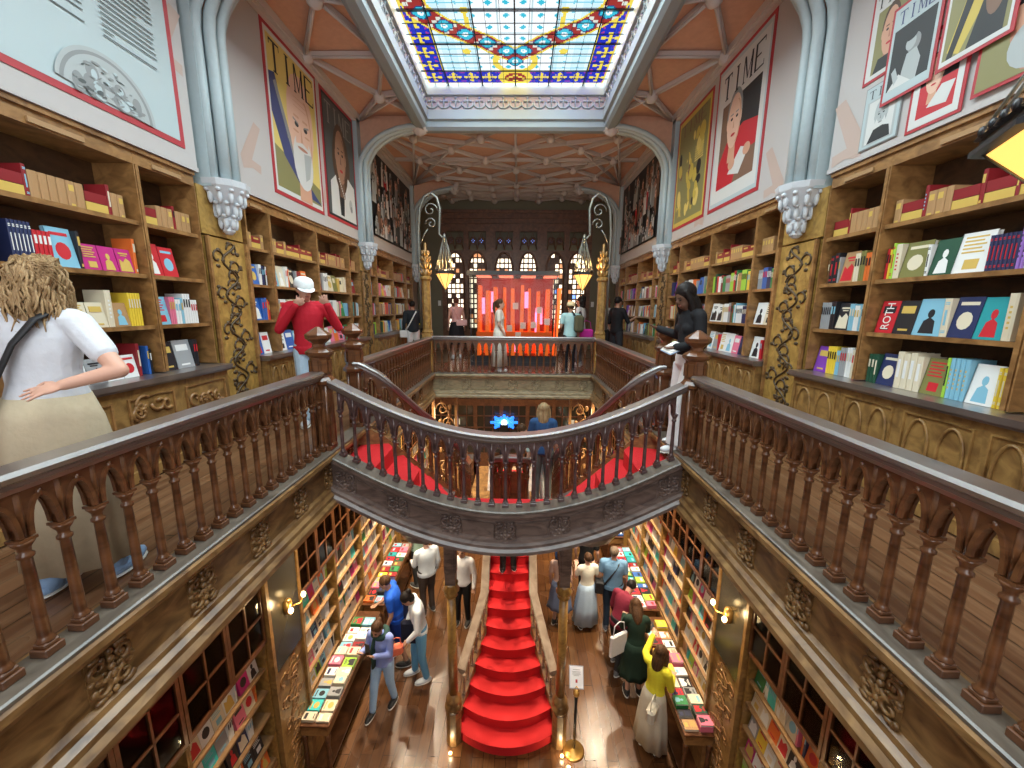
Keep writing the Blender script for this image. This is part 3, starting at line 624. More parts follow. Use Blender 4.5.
ff = split_prof([(-1.80, VE, G), (1.80, VE, G)], FASF, 'trim_4', 'pale carved fascia below the far gallery railing', 1)
def scroll_mesh(h=.23, w=.17, seed=1):
    """carved acanthus scroll in the local xz plane, relief towards -y"""
    b = MB(); r = random.Random(seed)
    def spiral(cx, cz, r0, turns, sgn, ph):
        return [(cx+sgn*r0*(1-t/18)*cos(ph+t/18*turns*2*pi), -.012, cz+r0*(1-t/18)*sin(ph+t/18*turns*2*pi)) for t in range(16)]
    for s in (-1, 1):
        for (cx, cz, r0, ph) in ((.045, .055, .042, -pi/2), (.045, -.060, .042, pi/2), (.030, 0, .026, pi), (.062, .0, .020, 0)):
            b.tube(spiral(s*cx, cz, r0, 1.3, s, ph), [.013-.0005*t for t in range(16)], 6)
        for i in range(5): b.sphere((s*r.uniform(.02, .085), -.010, r.uniform(-.11, .11)), (.015, .012, .019), 7, 5)
        b.sphere((s*.055, -.012, .105), (.026, .012, .014), 7, 5); b.sphere((s*.055, -.012, -.108), (.026, .012, .014), 7, 5)
    for i in range(6): b.sphere((0, -.014, -.10+i*.04), (.014, .016, .020), 7, 5)
    b.b2(-.085, .085, -.004, .002, -.118, .118)
    return b
SC = {}
def scroll(parent, loc, rz, mat):
    if mat.name not in SC: SC[mat.name] = scroll_mesh().mesh('carved_scroll', [mat])
    o = link('carved_scroll', SC[mat.name], parent, loc, rz); o.scale = (1.15, 1.2, 1.0); return o
for i in range(14):
    y = .45+i*.55
    if y > VE-.2: break
    scroll(fl, (-1.78, y, G-.218), pi/2, FASC); scroll(fr, (1.78, y, G-.218), -pi/2, FASC)
def frame_panels(parent, pts, mat):
    """raised rectangular mouldings: list of 4-point loops"""
    for q in pts: b = MB(); b.tube(q, .008, 4, closed=True, smooth=False); b.build('panel_moulding', [mat], parent)
qs = []
for i in range(7):
    x = -1.54+i*.513; scroll(ff, (x, VE-.022, G-.218), 0, FASF)
    if i < 6: qs.append([(x+.10, VE-.026, G-.125), (x+.413, VE-.026, G-.125), (x+.413, VE-.026, G-.315), (x+.10, VE-.026, G-.315)])
frame_panels(ff, qs, FASF)

# ---- stair height field ------------------------------------------------
RS = .175
def drop_q(x, y):
    a = abs(x); d1 = 2.99*clamp((1.72-a)/1.10); d2 = 9.0*clamp((y-3.95-.62*clamp((a-.6)/.9))/2.65)
    return d1+d2
def yF(x): return 3.80-.14*cos(pi/2*clamp(abs(x)/1.8))
def yB(a):
    P = [(0, 5.65), (.75, 5.65), (.85, 5.25), (1.05, 4.90), (1.4, 4.66), (1.81, 4.56)]
    for (p, q), (r, s_) in zip(P, P[1:]):
        if a <= r: return q+(s_-q)*(a-p)/(r-p)
    return 4.56
def steps(b, X0, X1, ya, yb, nx, ny, R0=G):
    def clip(poly, lv, keep_above):
        out = []
        for i in range(len(poly)):
            p, q = poly[i], poly[(i+1) % len(poly)]; ip = (p[2] >= lv) == keep_above or p[2] == lv; iq = (q[2] >= lv) == keep_above or q[2] == lv
            if ip: out.append(p)
            if ip != iq:
                t = (lv-p[2])/(q[2]-p[2]); out.append((p[0]+(q[0]-p[0])*t, p[1]+(q[1]-p[1])*t, lv))
        return out
    g = {}
    for i in range(nx+1):
        x = X0+(X1-X0)*i/nx; a_, b_ = ya(x), yb(x)
        for j in range(ny+1): y = a_+(b_-a_)*j/ny; g[i, j] = (x, y, drop_q(x, y)+1e-5)
    for i in range(nx):
        for j in range(ny):
            for tri in ((g[i, j], g[i+1, j], g[i+1, j+1]), (g[i, j], g[i+1, j+1], g[i, j+1])):
                lo, hi = min(p[2] for p in tri), max(p[2] for p in tri)
                for k in range(int(floor(lo)), int(ceil(hi))+1):
                    if k+1 < lo or k > hi: continue
                    P = clip(clip(list(tri), k, True), k+1, False)
                    if len(P) >= 3: z = R0-(k+1)*RS if k >= 0 and not (hi < .001) else R0; b.add([(p[0], p[1], R0-(k+1)*RS if hi > .001 else R0) for p in P], [tuple(range(len(P)))], False)
                    if k > lo and k < hi:
                        seg = []
                        for m in range(3):
                            p, q = tri[m], tri[(m+1) % 3]
                            if (p[2]-k)*(q[2]-k) < 0: t = (k-p[2])/(q[2]-p[2]); seg.append((p[0]+(q[0]-p[0])*t, p[1]+(q[1]-p[1])*t))
                        if len(seg) == 2:
                            (x0, y0), (x1, y1) = seg; zt, zb = R0-k*RS, R0-(k+1)*RS
                            b.add([(x0, y0, zb), (x1, y1, zb), (x1, y1, zt), (x0, y0, zt)], [(0, 1, 2, 3)], False)
def soffit(b, X0, X1, ya, yb, nx, ny, t=.24):
    vs = []; fs = []
    for i in range(nx+1):
        x = X0+(X1-X0)*i/nx
        for j in range(ny+1): y = ya(x)+(yb(x)-ya(x))*j/ny; vs.append((x, y, G-drop_q(x, y)*RS-t))
    for i in range(nx):
        for j in range(ny): q = i*(ny+1)+j; fs.append((q, q+ny+1, q+ny+2, q+1))
    b.add(vs, fs, True)
stair = thing('staircase', 'carved double staircase with red carpet joining both galleries to the ground floor', 'staircase', (0, 0, 0))
b = MB()
inset = lambda f, d: (lambda x: f(x)+d)
for s in (-1, 1):
    for (x0, x1, n) in ((0, .28, 6), (.28, .75, 12), (.75, 1.80, 24)):
        yb = (lambda x: yB(abs(x)))
        steps(b, s*x0, s*x1, yF, yb, n, 24)
    steps(b, s*.28, s*.75, lambda x: 5.65, lambda x: 7.0, 4, 24)
carpet = recalc(b.build('carpeted_steps', [CARPET], stair))
b = MB()
for s in (-1, 1):
    for (x0, x1, n) in ((0, .28, 4), (.28, .75, 8), (.75, 1.80, 12)):
        soffit(b, s*x0, s*x1, yF, lambda x: yB(abs(x)), n, 8)
    soffit(b, s*.28, s*.75, lambda x: 5.65, lambda x: 7.0, 4, 8)
b.build('stair_soffit', [FASB], stair)
# landing halfway
b = MB(); b.b2(-.78, -.36, 7.0, 8.62, G-2.3, G-12*RS); b.b2(.36, .78, 7.0, 8.62, G-2.3, G-12*RS); b.b2(-.36, .36, 8.42, 8.62, G-2.3, G-12*RS); b.build('landing', [FASC], stair)
b = MB()
for s in (-1, 1): b.b2(s*.34, s*.82, 6.98, 8.64, G-2.42, G-2.3)
b.b2(-.34, .34, 8.40, 8.64, G-2.42, G-2.3); b.build('landing_frame', [FASB], stair)
# lower flight, curved nosings
def mw(t): return .375+.36*max(0, 1-t/.31)
NR = 16; RZ = (G-12*RS)/NR
def mpt(t, s_): return (mw(t)*s_, 4.63+.25*s_*s_*max(.25, 1-2.2*t)+t*3.78, 0)
b = MB(); ns = 16
for k in range(NR):
    t0, t1 = k/NR, (k+1)/NR; z0, z1 = k*RZ, (k+1)*RZ
    A = [mpt(t0, -1+2*i/ns) for i in range(ns+1)]; B = [mpt(t1, -1+2*i/ns) for i in range(ns+1)]
    for i in range(ns):
        n0 = [(A[i][0]*1.02, A[i][1]-.022, z1), (A[i+1][0]*1.02, A[i+1][1]-.022, z1)]
        b.add([(*A[i][:2], z0), (*A[i+1][:2], z0), (*A[i+1][:2], z1-.03), (*A[i][:2], z1-.03)], [(0, 1, 2, 3)], False)
        b.add([(*A[i][:2], z1-.03), (*A[i+1][:2], z1-.03), n0[1], n0[0]], [(0, 1, 2, 3)], True)
        b.add([n0[0], n0[1], (*B[i+1][:2], z1), (*B[i][:2], z1)], [(0, 1, 2, 3)], False)
b.build('lower_carpeted_steps', [CARPET], stair)
b = MB()     # closed wooden strings at both sides of the lower flight
for s in (-1, 1):
    b = MB(); P = [mpt(i/12, s) for i in range(13)]
    for i in range(12):
        p, q = P[i], P[i+1]; zi, zj = i/12*NR*RZ, (i+1)/12*NR*RZ; w = s*.06
        vs = [(p[0], p[1], max(0, zi-.35)), (q[0], q[1], max(0, zj-.35)), (q[0], q[1], zj+.20), (p[0], p[1], zi+.20)]
        vs += [(v[0]+w, v[1], v[2]) for v in vs]
        b.add(vs, [(0, 1, 2, 3), (7, 6, 5, 4), (3, 2, 6, 7), (0, 4, 5, 1), (0, 3, 7, 4), (1, 5, 6, 2)], False)
    recalc(b.build('stair_string', [FASC], stair))
# front parapet of the bridge: fascia
def field_path(fx, n, off=0):
    return [(x, y, G-(drop_q(x, y)*RS)+off) for x, y in (fx(i/n) for i in range(n+1))]
XE = 1.80
def smooth_d(x):      # the parapet follows a flowing curve rather than the steps
    a = abs(x)/1.8; return .53*(1-a**1.9)**1.15 if a < 1 else 0
fpath = [(-XE+2*XE*i/40, yF(-XE+2*XE*i/40), G-smooth_d(-XE+2*XE*i/40)) for i in range(41)]
b = MB(); b.sweep(fpath, FPB); bf = recalc(b.build('bridge_fascia', [FASB], stair))
b = MB(); b.sweep(fpath, [(-.06, .03), (.13, .03), (.13, .044), (.115, .052), (-.06, .052)]); recalc(b.build('bridge_sill', [SILL], stair))
qs = []
for i in range(7):
    x = -1.62+i*.54; y = yF(x)-.022; d = smooth_d(x)
    o = scroll(bf, (x, y, G-d-.218), 0, FASB)
    if i < 6:
        xa, xb = x+.11, x+.43
        lp = [(xa+(xb-xa)*j/4, 0) for j in range(5)]
        q = [(u, yF(u)-.026, G-smooth_d(u)-.125) for u, _ in lp]+[(u, yF(u)-.026, G-smooth_d(u)-.315) for u, _ in lp[::-1]]
        qs.append(q)
frame_panels(bf, qs, FASB)
# outer and inner strings of the upper flights
outer = lambda s: [(s*x, y) for x, y in [(1.80, 4.56), (1.4, 4.66), (1.05, 4.90), (.85, 5.25), (.75, 5.65), (.75, 6.3), (.75, 7.0)]]
def dens(P, n=6):
    out = []
    for a, c in zip(P, P[1:]):
        for i in range(n): out.append((a[0]+(c[0]-a[0])*i/n, a[1]+(c[1]-a[1])*i/n))
    return out+[P[-1]]
def fz(x, y): return G-drop_q(x, y)*RS
OUT = {s: [(x, y, fz(x, y)) for x, y in dens(outer(s))] for s in (-1, 1)}
inner = [(-.28, 7.0), (-.28, 6.4), (-.28, 5.9)]+[(-.28*cos(pi*i/8), 5.9-.26*sin(pi*i/8)) for i in range(1, 8)]+[(.28, 5.9), (.28, 6.4), (.28, 7.0)]
INN = [(x, y, fz(max(abs(x), 0)*(1 if x >= 0 else -1), y) if 1 else 0) for x, y in dens(inner, 3)]
INN = [(x, y, fz(0, y)) for x, y, z in INN]
b = MB()
for P in (OUT[-1], OUT[1], INN): b.sweep(P, [(-.035, -.30), (.035, -.30), (.035, .06), (-.035, .06)])
recalc(b.build('upper_string', [FASC], stair))
b = MB(); b.sweep([(x, y+.03, z) for x, y, z in INN if y < 6.3], [(-.02, 0), (.02, 0), (.02, .56), (-.02, .56)]); recalc(b.build('well_parapet', [DARK], stair))
# bulging carved undersides where the upper flights sweep round
for s in (-1, 1):
    b = MB(); b.lathe([(.02, -.34), (.16, -.31), (.30, -.22), (.37, -.10), (.40, -.08), (.40, -.04), (.36, 0), (.33, .20)], (s*.98, 4.45, G-1.0), 24); b.build('stair_boss', [FASB], stair)

# ---- columns under the bridge
for s in (-1, 1):
    c = thing('column', ('left' if s < 0 else 'right')+' slender wooden column beside the foot of the red staircase', 'column', (s*.77, 4.83, 0))
    b = MB(); b.lathe([(.11, 0), (.11, .56), (.09, .58)], n=8, rot=pi/8, smooth=False); b.build('pedestal', [FASC], c)
    b = MB(); b.lathe([(.085, .57), (.125, .61), (.125, .65), (.09, .68), (.11, .72), (.11, .76), (.07, .80), (.062, .84)], n=16); b.build('base', [FASC], c)
    b = MB(); b.lathe([(.062, .82), (.066, 1.6), (.060, 2.42)], n=16)
    b.build('shaft', [GILTW], c)
    b = MB(); b.lathe([(.058, 2.40), (.09, 2.44), (.075, 2.47), (.115, 2.53), (.085, 2.59), (.10, 2.63)], n=14)
    for q in range(8): b.sphere((.09*cos(q*pi/4), .09*sin(q*pi/4), 2.52), (.022, .022, .035), 6, 5)
    b.build('capital', [GILTW], c)
    b = MB(); b.lathe([(.10, 2.62), (.10, 3.92)], n=4, rot=pi/4, smooth=False)
    for q in range(4): a = q*pi/2; b.box((.073*cos(a), .073*sin(a), 3.2), (.02 if q % 2 == 0 else .09, .09 if q % 2 == 0 else .02, .8), 0)
    b.build('pier', [FASB], c)
    b = MB()
    for q in (-1, 1):
        b.tube([(q*.08, 0, 3.2), (q*.13, 0, 3.42), (q*.24, 0, 3.62), (q*.42, 0, 3.76)], .028, 6)
        b.tube([(q*.10, 0, 3.55), (q*.20, 0, 3.70)], .015, 5)
    b.build('bracket', [FASB], c)

# ---- wall columns, ribs and ceiling lattice
def rib_arch(parent, x, s):
    """clustered shafts on the wall bending over to the skylight frame"""
    pass
def capital_mesh():
    b = MB(); b.lathe([(.03, -.46), (.06, -.43), (.05, -.38), (.09, -.32), (.07, -.28), (.13, -.16), (.20, -.05), (.23, 0), (.24, .06), (.20, .07)], n=10, smooth=False)
    for z, r, k in ((-.10, .17, 11), (-.22, .115, 9), (-.34, .07, 7)):
        for q in range(k):
            a = 2*pi*q/k+z; b.sphere((r*cos(a), r*sin(a), z), (.028, .028, .075), 6, 5); b.sphere(((r+.03)*cos(a), (r+.03)*sin(a), z+.06), (.028, .028, .022), 6, 5)
    return b.mesh('capital', [STONEW])
CAPM = capital_mesh()
for yi, y in enumerate((.40, 4.55, 8.62, 12.75)):
    for s in (-1, 1):
        w = thing('wall_column', f"pale grey clustered wall column, {['nearest', 'second', 'third', 'farthest'][yi]} on the {'left' if s < 0 else 'right'} wall", 'column', (s*3.06, y, 0)); w['kind'] = 'structure'
        link('capital', CAPM, w, (0, 0, 7.52))
        x0 = -s*.0
        b = MB(); b.b2(s*.46, -s*.02, -.22, .22, 7.5, CEIL-.02); b.build('pilaster', [STONE], w)
        if 4 < y < 9: b = MB(); hh = .31 if y < 6 else .23; b.b2(s*.07, s*.46, -hh, hh, 7.03, 7.5); b.build('pilaster_top', [GOLD], w)
        # shafts with their bend
        b = MB()
        for (dy, ox, r) in ((-.17, .02, .045), (-.07, .08, .055), (.07, .08, .055), (.17, .02, .045)):
            P = [(-s*ox, dy, 7.5), (-s*ox, dy, 8.4), (-s*ox, dy, 8.95)]
            for t in range(1, 9):
                a = t/8*pi/2; P.append((-s*(ox+(1.22-ox)*(1-cos(a))), dy*(1-.25*t/8), 8.95+(CEIL-.20-8.95)*sin(a)))
            b.tube(P, r, 8)
        b.build('shaft', [STONE], w)
        b = MB(); pl = [(0, 8.95)]+[(1.2*(1-cos(t/8*pi/2)), 8.95+(CEIL-.20-8.95)*sin(t/8*pi/2)) for t in range(1, 9)]+[(1.2, CEIL), (0, CEIL)]
        b.extr(pl, (0, -.05, 0), (-s, 0, 0), (0, 0, 1), (0, .10, 0)); recalc(b.build('spandrel', [CEILM], w))
        b = MB(); b.lathe([(.02, -.20), (.10, -.16), (.16, -.08), (.18, 0)], (-s*1.18, 0, CEIL-.14), 10)
        for q in range(8): b.sphere((-s*1.18+.14*cos(q*pi/4), .14*sin(q*pi/4), CEIL-.22), .045, 6, 5)
        b.build('boss', [RIB], w)
def rib(b, p, q, r=.04):
    b.tube([(p[0], p[1], CEIL-.035), (q[0], q[1], CEIL-.035)], r, 4, smooth=False); b.tube([(p[0], p[1], CEIL-.075), (q[0], q[1], CEIL-.075)], r*.5, 6)
b = MB(); bosses = set()
def link_ribs(L, nodes):
    for p, q in L: rib(b, p, q)
    for n in nodes: bosses.add(n)
ys = (.40, 4.55, 8.62, 12.75)
for s in (-1, 1):
    xo, xi = s*3.05, s*1.92
    for ya, yb_ in ((-1.6, .40), (.40, 4.55), (4.55, 8.62)):
        m = (ya+yb_)/2; c1 = (s*2.35, ya+(m-ya)*.45); c2 = (s*2.35, yb_-(m-ya)*.45); top = (xi, m); q1 = (xi, (ya+m)/2); q2 = (xi, (yb_+m)/2)
        wl = (xo, m)
        link_ribs([((xo, ya), c1), (c1, top), ((xo, ya), (xi, (ya+m)/2)), (c1, (xi, ya+.25)), (c1, wl), (c1, q1), ((xo, yb_), c2), (c2, top), (c2, (xi, yb_-.25)), (c2, wl), (c2, q2), ((xo, yb_), q2), (top, wl)], [c1, c2, top, q1, q2, wl, (xi, ya+.25), (xi, yb_-.25)])
# far field: a net of ribs fanning from the columns
for ya, yb_ in ((8.75, 12.75), (12.75, 14.9)):
    m = (ya+yb_)/2; dy = (yb_-ya)
    A = [(-3.05, ya), (-3.05, yb_), (3.05, ya), (3.05, yb_)]
    N_ = {}
    rows = [[(x, ya) for x in (-1.8, 0, 1.8)], [(x, ya+dy*.17) for x in (-2.2, -.75, .75, 2.2)], [(x, ya+dy*.33) for x in (-1.5, 0, 1.5)], [(x, m) for x in (-2.4, -.75, .75, 2.4)], [(x, ya+dy*.67) for x in (-1.5, 0, 1.5)], [(x, ya+dy*.83) for x in (-2.2, -.75, .75, 2.2)], [(x, yb_) for x in (-1.8, 0, 1.8)]]
    for ra, rb in zip(rows, rows[1:]):
        for p in ra:
            for q in sorted(rb, key=lambda t: abs(t[0]-p[0]))[:2]: link_ribs([(p, q)], [p, q])
    for p in A:
        sgn = -1 if p[0] < 0 else 1
        for rw in rows[1:6]:
            q = min(rw, key=lambda t: abs(t[0]-p[0]))
            link_ribs([(p, q)], [q])
    link_ribs([((0, ya), (0, yb_)), ((-3, m), (3, m))], [])
o = b.build('trim_5', [RIB]); struct(o, 'grey plaster ribs fanning over the terracotta ceiling', 'trim')
b = MB()
for (x, y) in bosses: b.lathe([(.03, -.17), (.07, -.15), (.10, -.11), (.11, -.06), (.09, 0)], (x, y, CEIL-.0), 8)
b.build('rib_bosses', [RIB], o)
# cornice along the top of the boards, moulding at their feet
b = MB()
for s in (-1, 1):
    b.b2(s*3.02, s*3.12, Y0, Y1, CEIL-.10, CEIL); b.b2(s*3.04, s*3.10, Y0, Y1, CEIL-.16, CEIL-.10)
struct(b.build('trim_6', [RIB]), 'plaster cornice where the walls meet the ceiling', 'trim')
# ------------------------------------------------------------------ balustrades
RH = .70      # underside of the handrail above the sill
SP = .50      # springing of the little arches
def baluster_mesh(h=SP, mat=DARK, w=1.0, n=10):
    b = MB()
    b.box((0, 0, .018), (.084*w, .084*w, .036), 0, .004); b.box((0, 0, .046), (.066*w, .066*w, .022), 0, .006)
    b.lathe([(.034*w, .055), (.036*w, .062), (.026*w, .075), (.0245*w, .085), (.0225*w, h*.55), (.0205*w, h-.075), (.030*w, h-.068), (.030*w, h-.055), (.021*w, h-.048), (.024*w, h-.03), (.040*w, h-.010), (.042*w, h)], n=n)
    b.lathe([(.050*w, h), (.050*w, h+.012)], n=4, rot=pi/4, smooth=False)
    return b.mesh('baluster', [mat])
BAL = baluster_mesh(w=.86)
BALS = baluster_mesh(SP, wood('bridge_baluster_wood', (.05, .026, .024), (.11, .06, .055), .30, (3, 3, 9), coat=.4), .74)
def along(path, d):
    """point at horizontal distance d along a polyline of (x,y,z)"""
    for p, q in zip(path, path[1:]):
        l = hypot(q[0]-p[0], q[1]-p[1])
        if d <= l+1e-9 or q is path[-1]:
            t = d/l if l else 0; return (p[0]+(q[0]-p[0])*t, p[1]+(q[1]-p[1])*t, p[2]+(q[2]-p[2])*t)
        d -= l
def plen(path): return sum(hypot(q[0]-p[0], q[1]-p[1]) for p, q in zip(path, path[1:]))
def balustrade(label, path, pitch=.138, bm=BAL, mat=DARK, rail=RAIL, base=.05, scale=1, group=None, fine=True, rh=RH, name='balustrade', margin=.09, sph=SP):
    t = thing(name, label, 'railing', path[0]); O = Vector(path[0])
    P = [tuple(Vector(p)-O) for p in path]; L = plen(P); n = max(1, round((L-2*margin)/pitch)); pt = (L-2*margin)/n
    pos = [along(P, margin+pt*i) for i in range(n+1)]
    for i, p in enumerate(pos):
        q = along(P, min(L, margin+pt*i+.02)); a = atan2(q[1]-p[1], q[0]-p[0]) if q != p else 0
        if i > 98: continue
        o = link('baluster', bm, t, (p[0], p[1], p[2]+base), a); o.scale = (scale, scale, scale*sph/SP)
    # arcade: pointed arches between neighbouring balusters, with mouldings
    b = MB(); S = 6 if fine else 4; w = .017
    top = rh*scale+base+.005; sp = sph*scale+base+.008
    for i in range(n):
        A, B_ = pos[i], pos[i+1]
        def W(s_, z, off): 
            d = Vector((B_[0]-A[0], B_[1]-A[1])); l = d.length; d /= l
            return (A[0]+d.x*s_*l+d.y*off, A[1]+d.y*s_*l-d.x*off, A[2]+(B_[2]-A[2])*s_+z)
        arch = []
        for k in range(S+1): a = k/S*.5; x = a*2; arch.append((.10+.40*x**1.0 if 0 else .13+.37*(1-cos(x*pi/2))*.75+.37*.25*x, sp+(top-sp-.05)*sin(x*pi/2)**.8))
        arch = [(s_, z) for s_, z in arch]; arch = arch+[(1-s_, z) for s_, z in arch[::-1][1:]]
        arch = [(0.0, sp)]+arch+[(1.0, sp)]
        m = len(arch); vs = []
        for off in (-w, w):
            vs += [W(s_, z, off) for s_, z in arch]+[W(s_, top, off) for s_, z in arch]
        fs = []
        for k in range(m-1):
            fs += [(k, k+1, m+k+1, m+k), (2*m+k+1, 2*m+k, 3*m+k, 3*m+k+1), (k+1, k, 2*m+k, 2*m+k+1)]
        b.add(vs, fs, False)
        for off in (-w-.004, w+.004):
            b.tube([W(s_, z+.010, off) for s_, z in arch[1:-1]], .0105, 4, smooth=False)
            if fine:
                b.tube([W(.5, top-.02, off), W(.5, top-.05, off)], .009, 5)
        if fine: b.tube([W(0, sp, 0), W(0, top, 0)], .024, 6)
    b.build('arcade', [mat], t)
    b = MB(); z0 = top-.005
    b.sweep(P, [(-.026, z0), (.026, z0), (.034, z0+.02), (.050, z0+.028), (.050, z0+.045), (.066, z0+.055), (.070, z0+.075), (.058, z0+.092), (-.058, z0+.092), (-.070, z0+.075), (-.066, z0+.055), (-.050, z0+.045), (-.050, z0+.028), (-.034, z0+.02)])
    recalc(b.build('handrail', [rail], t))
    return t
def newel(x, y, z, label, h=1.02, r=.80):
    t = thing('newel_post', label, 'post', (x, y, z))
    b = MB(); b.box((0, 0, .05), (.20*r, .20*r, .10), 0, .01); b.lathe([(.125*r, .10), (.105*r, .12), (.105*r, .66), (.12*r, .70)], n=8, rot=pi/8, smooth=False)
    for q in range(4):
        a = q*pi/2+pi/4; b.lathe([(.020, .10), (.020, .70)], (.105*r*cos(a), .105*r*sin(a), 0), 6)
    b.build('shaft', [DARK], t)
    b = MB(); b.lathe([(.10*r, .74), (.155*r, .77), (.16*r, .80), (.125*r, .83), (.115*r, .85), (.115*r, 1.02), (.155*r, 1.05), (.16*r, 1.075), (.12*r, 1.10), (.075*r, 1.12), (.07*r, 1.15), (.145*r, 1.20), (.15*r, 1.235), (.13*r, 1.25), (.02*r, 1.31)], (0, 0, -.05), 8, rot=pi/8, smooth=False)
    for q in range(8):
        a = q*pi/4; b.box((.118*r*cos(a), .118*r*sin(a), .885), (.012, .05, .12), a)
    b.build('newel_head', [DARK], t)
    return t
NY0, NY1 = 3.80, 4.60
for s, w in ((-1, 'left'), (1, 'right')):
    newel(s*1.80, NY0, G+.0, f'octagonal dark wooden newel post on the {w} where the near gallery railing meets the bridge')
    newel(s*1.80, NY1, G+.0, f'dark wooden newel post on the {w} gallery behind the stair opening')
    side = 'left' if s < 0 else 'right'
    balustrade(f'long dark wooden balustrade along the near {side} gallery', [(s*1.80, -1.6, G), (s*1.80, NY0, G)])
    balustrade(f'dark wooden balustrade along the far part of the {side} gallery', [(s*1.80, NY1+.06, G), (s*1.80, VE, G)], pitch=.145, fine=False, scale=.98)
balustrade('wooden balustrade across the far gallery above the pale fascia', [(-1.80, VE, G), (1.80, VE, G)], pitch=.150, fine=False)
bp = [(-1.72+3.44*i/36, yF(-1.72+3.44*i/36)-.0, G-smooth_d(-1.72+3.44*i/36)) for i in range(37)]
BRW = bpy.data.materials['bridge_baluster_wood']
balustrade('curved dipping balustrade along the front of the red carpeted bridge', bp, pitch=.138, bm=BALS, mat=BRW, rail=RAIL, rh=.655, sph=.465)
for s, w in ((-1, 'left'), (1, 'right')):
    P = OUT[s] if s > 0 else OUT[s]
    balustrade(f'steep wooden balustrade descending from the {w} rear newel post along the upper flight', P, pitch=.15, fine=False, scale=.98, margin=.12)
balustrade('narrow wooden balustrade curving round the stairwell behind the bridge landing', INN, pitch=.14, fine=False, scale=.98)
# railings of the lower flight
BALL = baluster_mesh(.42, wood('lower_rail_wood', (.16, .10, .07), (.30, .21, .15), .35, (3, 3, 6)), .8, 8)
LR = bpy.data.materials['lower_rail_wood']
for s, w in ((-1, 'left'), (1, 'right')):
    P = [(s*(mw(i/16)+.03), mpt(i/16, s)[1], i/16*NR*RZ+.20) for i in range(1, 15)]
    balustrade(f'pale wooden stair railing on the {w} side of the lower red flight', P, pitch=.15, bm=BALL, mat=LR, rh=.64, rail=wood('lower_handrail_wood', (.22, .16, .12), (.38, .30, .23), .3, (3, 3, 3)), fine=False, scale=.8, base=.0)

# gilded candle-like posts at the corners of the far balustrade, with brackets and lanterns
WARM = plain('lamp_glass', (.9, .55, .18), .3, emit=(1, .52, .12), es=1.35)
WARMB = plain('lamp_glass_lit', (.9, .7, .35), .3, emit=(1, .72, .34), es=9)
def lantern(label, loc, top, r=.21, power=32):
    """an upturned glazed pyramid under a cone of rods"""
    t = thing('hanging_lantern', label, 'lantern', loc)
    n = 6; b = MB()
    b.mat(0)
    for i in range(n):
        a, c = 2*pi*i/n, 2*pi*(i+1)/n
        P0 = Vector((r*.92*cos(a), r*.92*sin(a), -.02)); P1 = Vector((r*.92*cos(c), r*.92*sin(c), -.02)); q = Vector((0, 0, -.36)); m0 = P0.lerp(q, .08); 
        b.add([P0, P1, q], [(0, 1, 2)], False)
    b.build('glass_pyramid', [WARM], t)
    b = MB()
    for i in range(n):
        a = 2*pi*i/n; b.tube([(r*.94*cos(a), r*.94*sin(a), -.02), (0, 0, -.37)], .006, 4)
    b.sphere((0, 0, -.38), .02, 6, 5); b.build('glass_bars', [IRON], t)
    b = MB(); b.lathe([(r*.93, -.03), (r+.015, -.03), (r+.015, -.008), (r*.97, 0), (r*.97, .028), (r+.01, .034), (r*.92, .04), (r*.9, 0)], n=n, smooth=False)
    for i in range(n*4):
        a = 2*pi*(i+.5)/(n*4); rr = (r+.0)*cos(pi/n)/cos((a % (2*pi/n))-pi/n)
        b.sphere((rr*cos(a), rr*sin(a), .052), (.015, .015, .024), 5, 4)
    b.build('crown', [BLACKM], t)
    b = MB()
    for i in range(n*2):
        a = pi*i/n; rr = r*(1 if i % 2 == 0 else .88); b.tube([(rr*cos(a), rr*sin(a), .03), (rr*.62*cos(a), rr*.62*sin(a), .32), (.03*cos(a), .03*sin(a), top)], .007, 4)
    b.lathe([(.02, top-.03), (.045, top), (.03, top+.05), (.012, top+.09)], n=8); b.build('rod_cone', [IRON], t)
    L = bpy.data.lights.new('lantern_bulb', 'POINT'); L.energy = power; L.color = (1, .66, .30); L.shadow_soft_size = .06
    o = bpy.data.objects.new('lantern_bulb', L); C.objects.link(o); o.parent = t; o.location = (0, 0, .10)
    return t
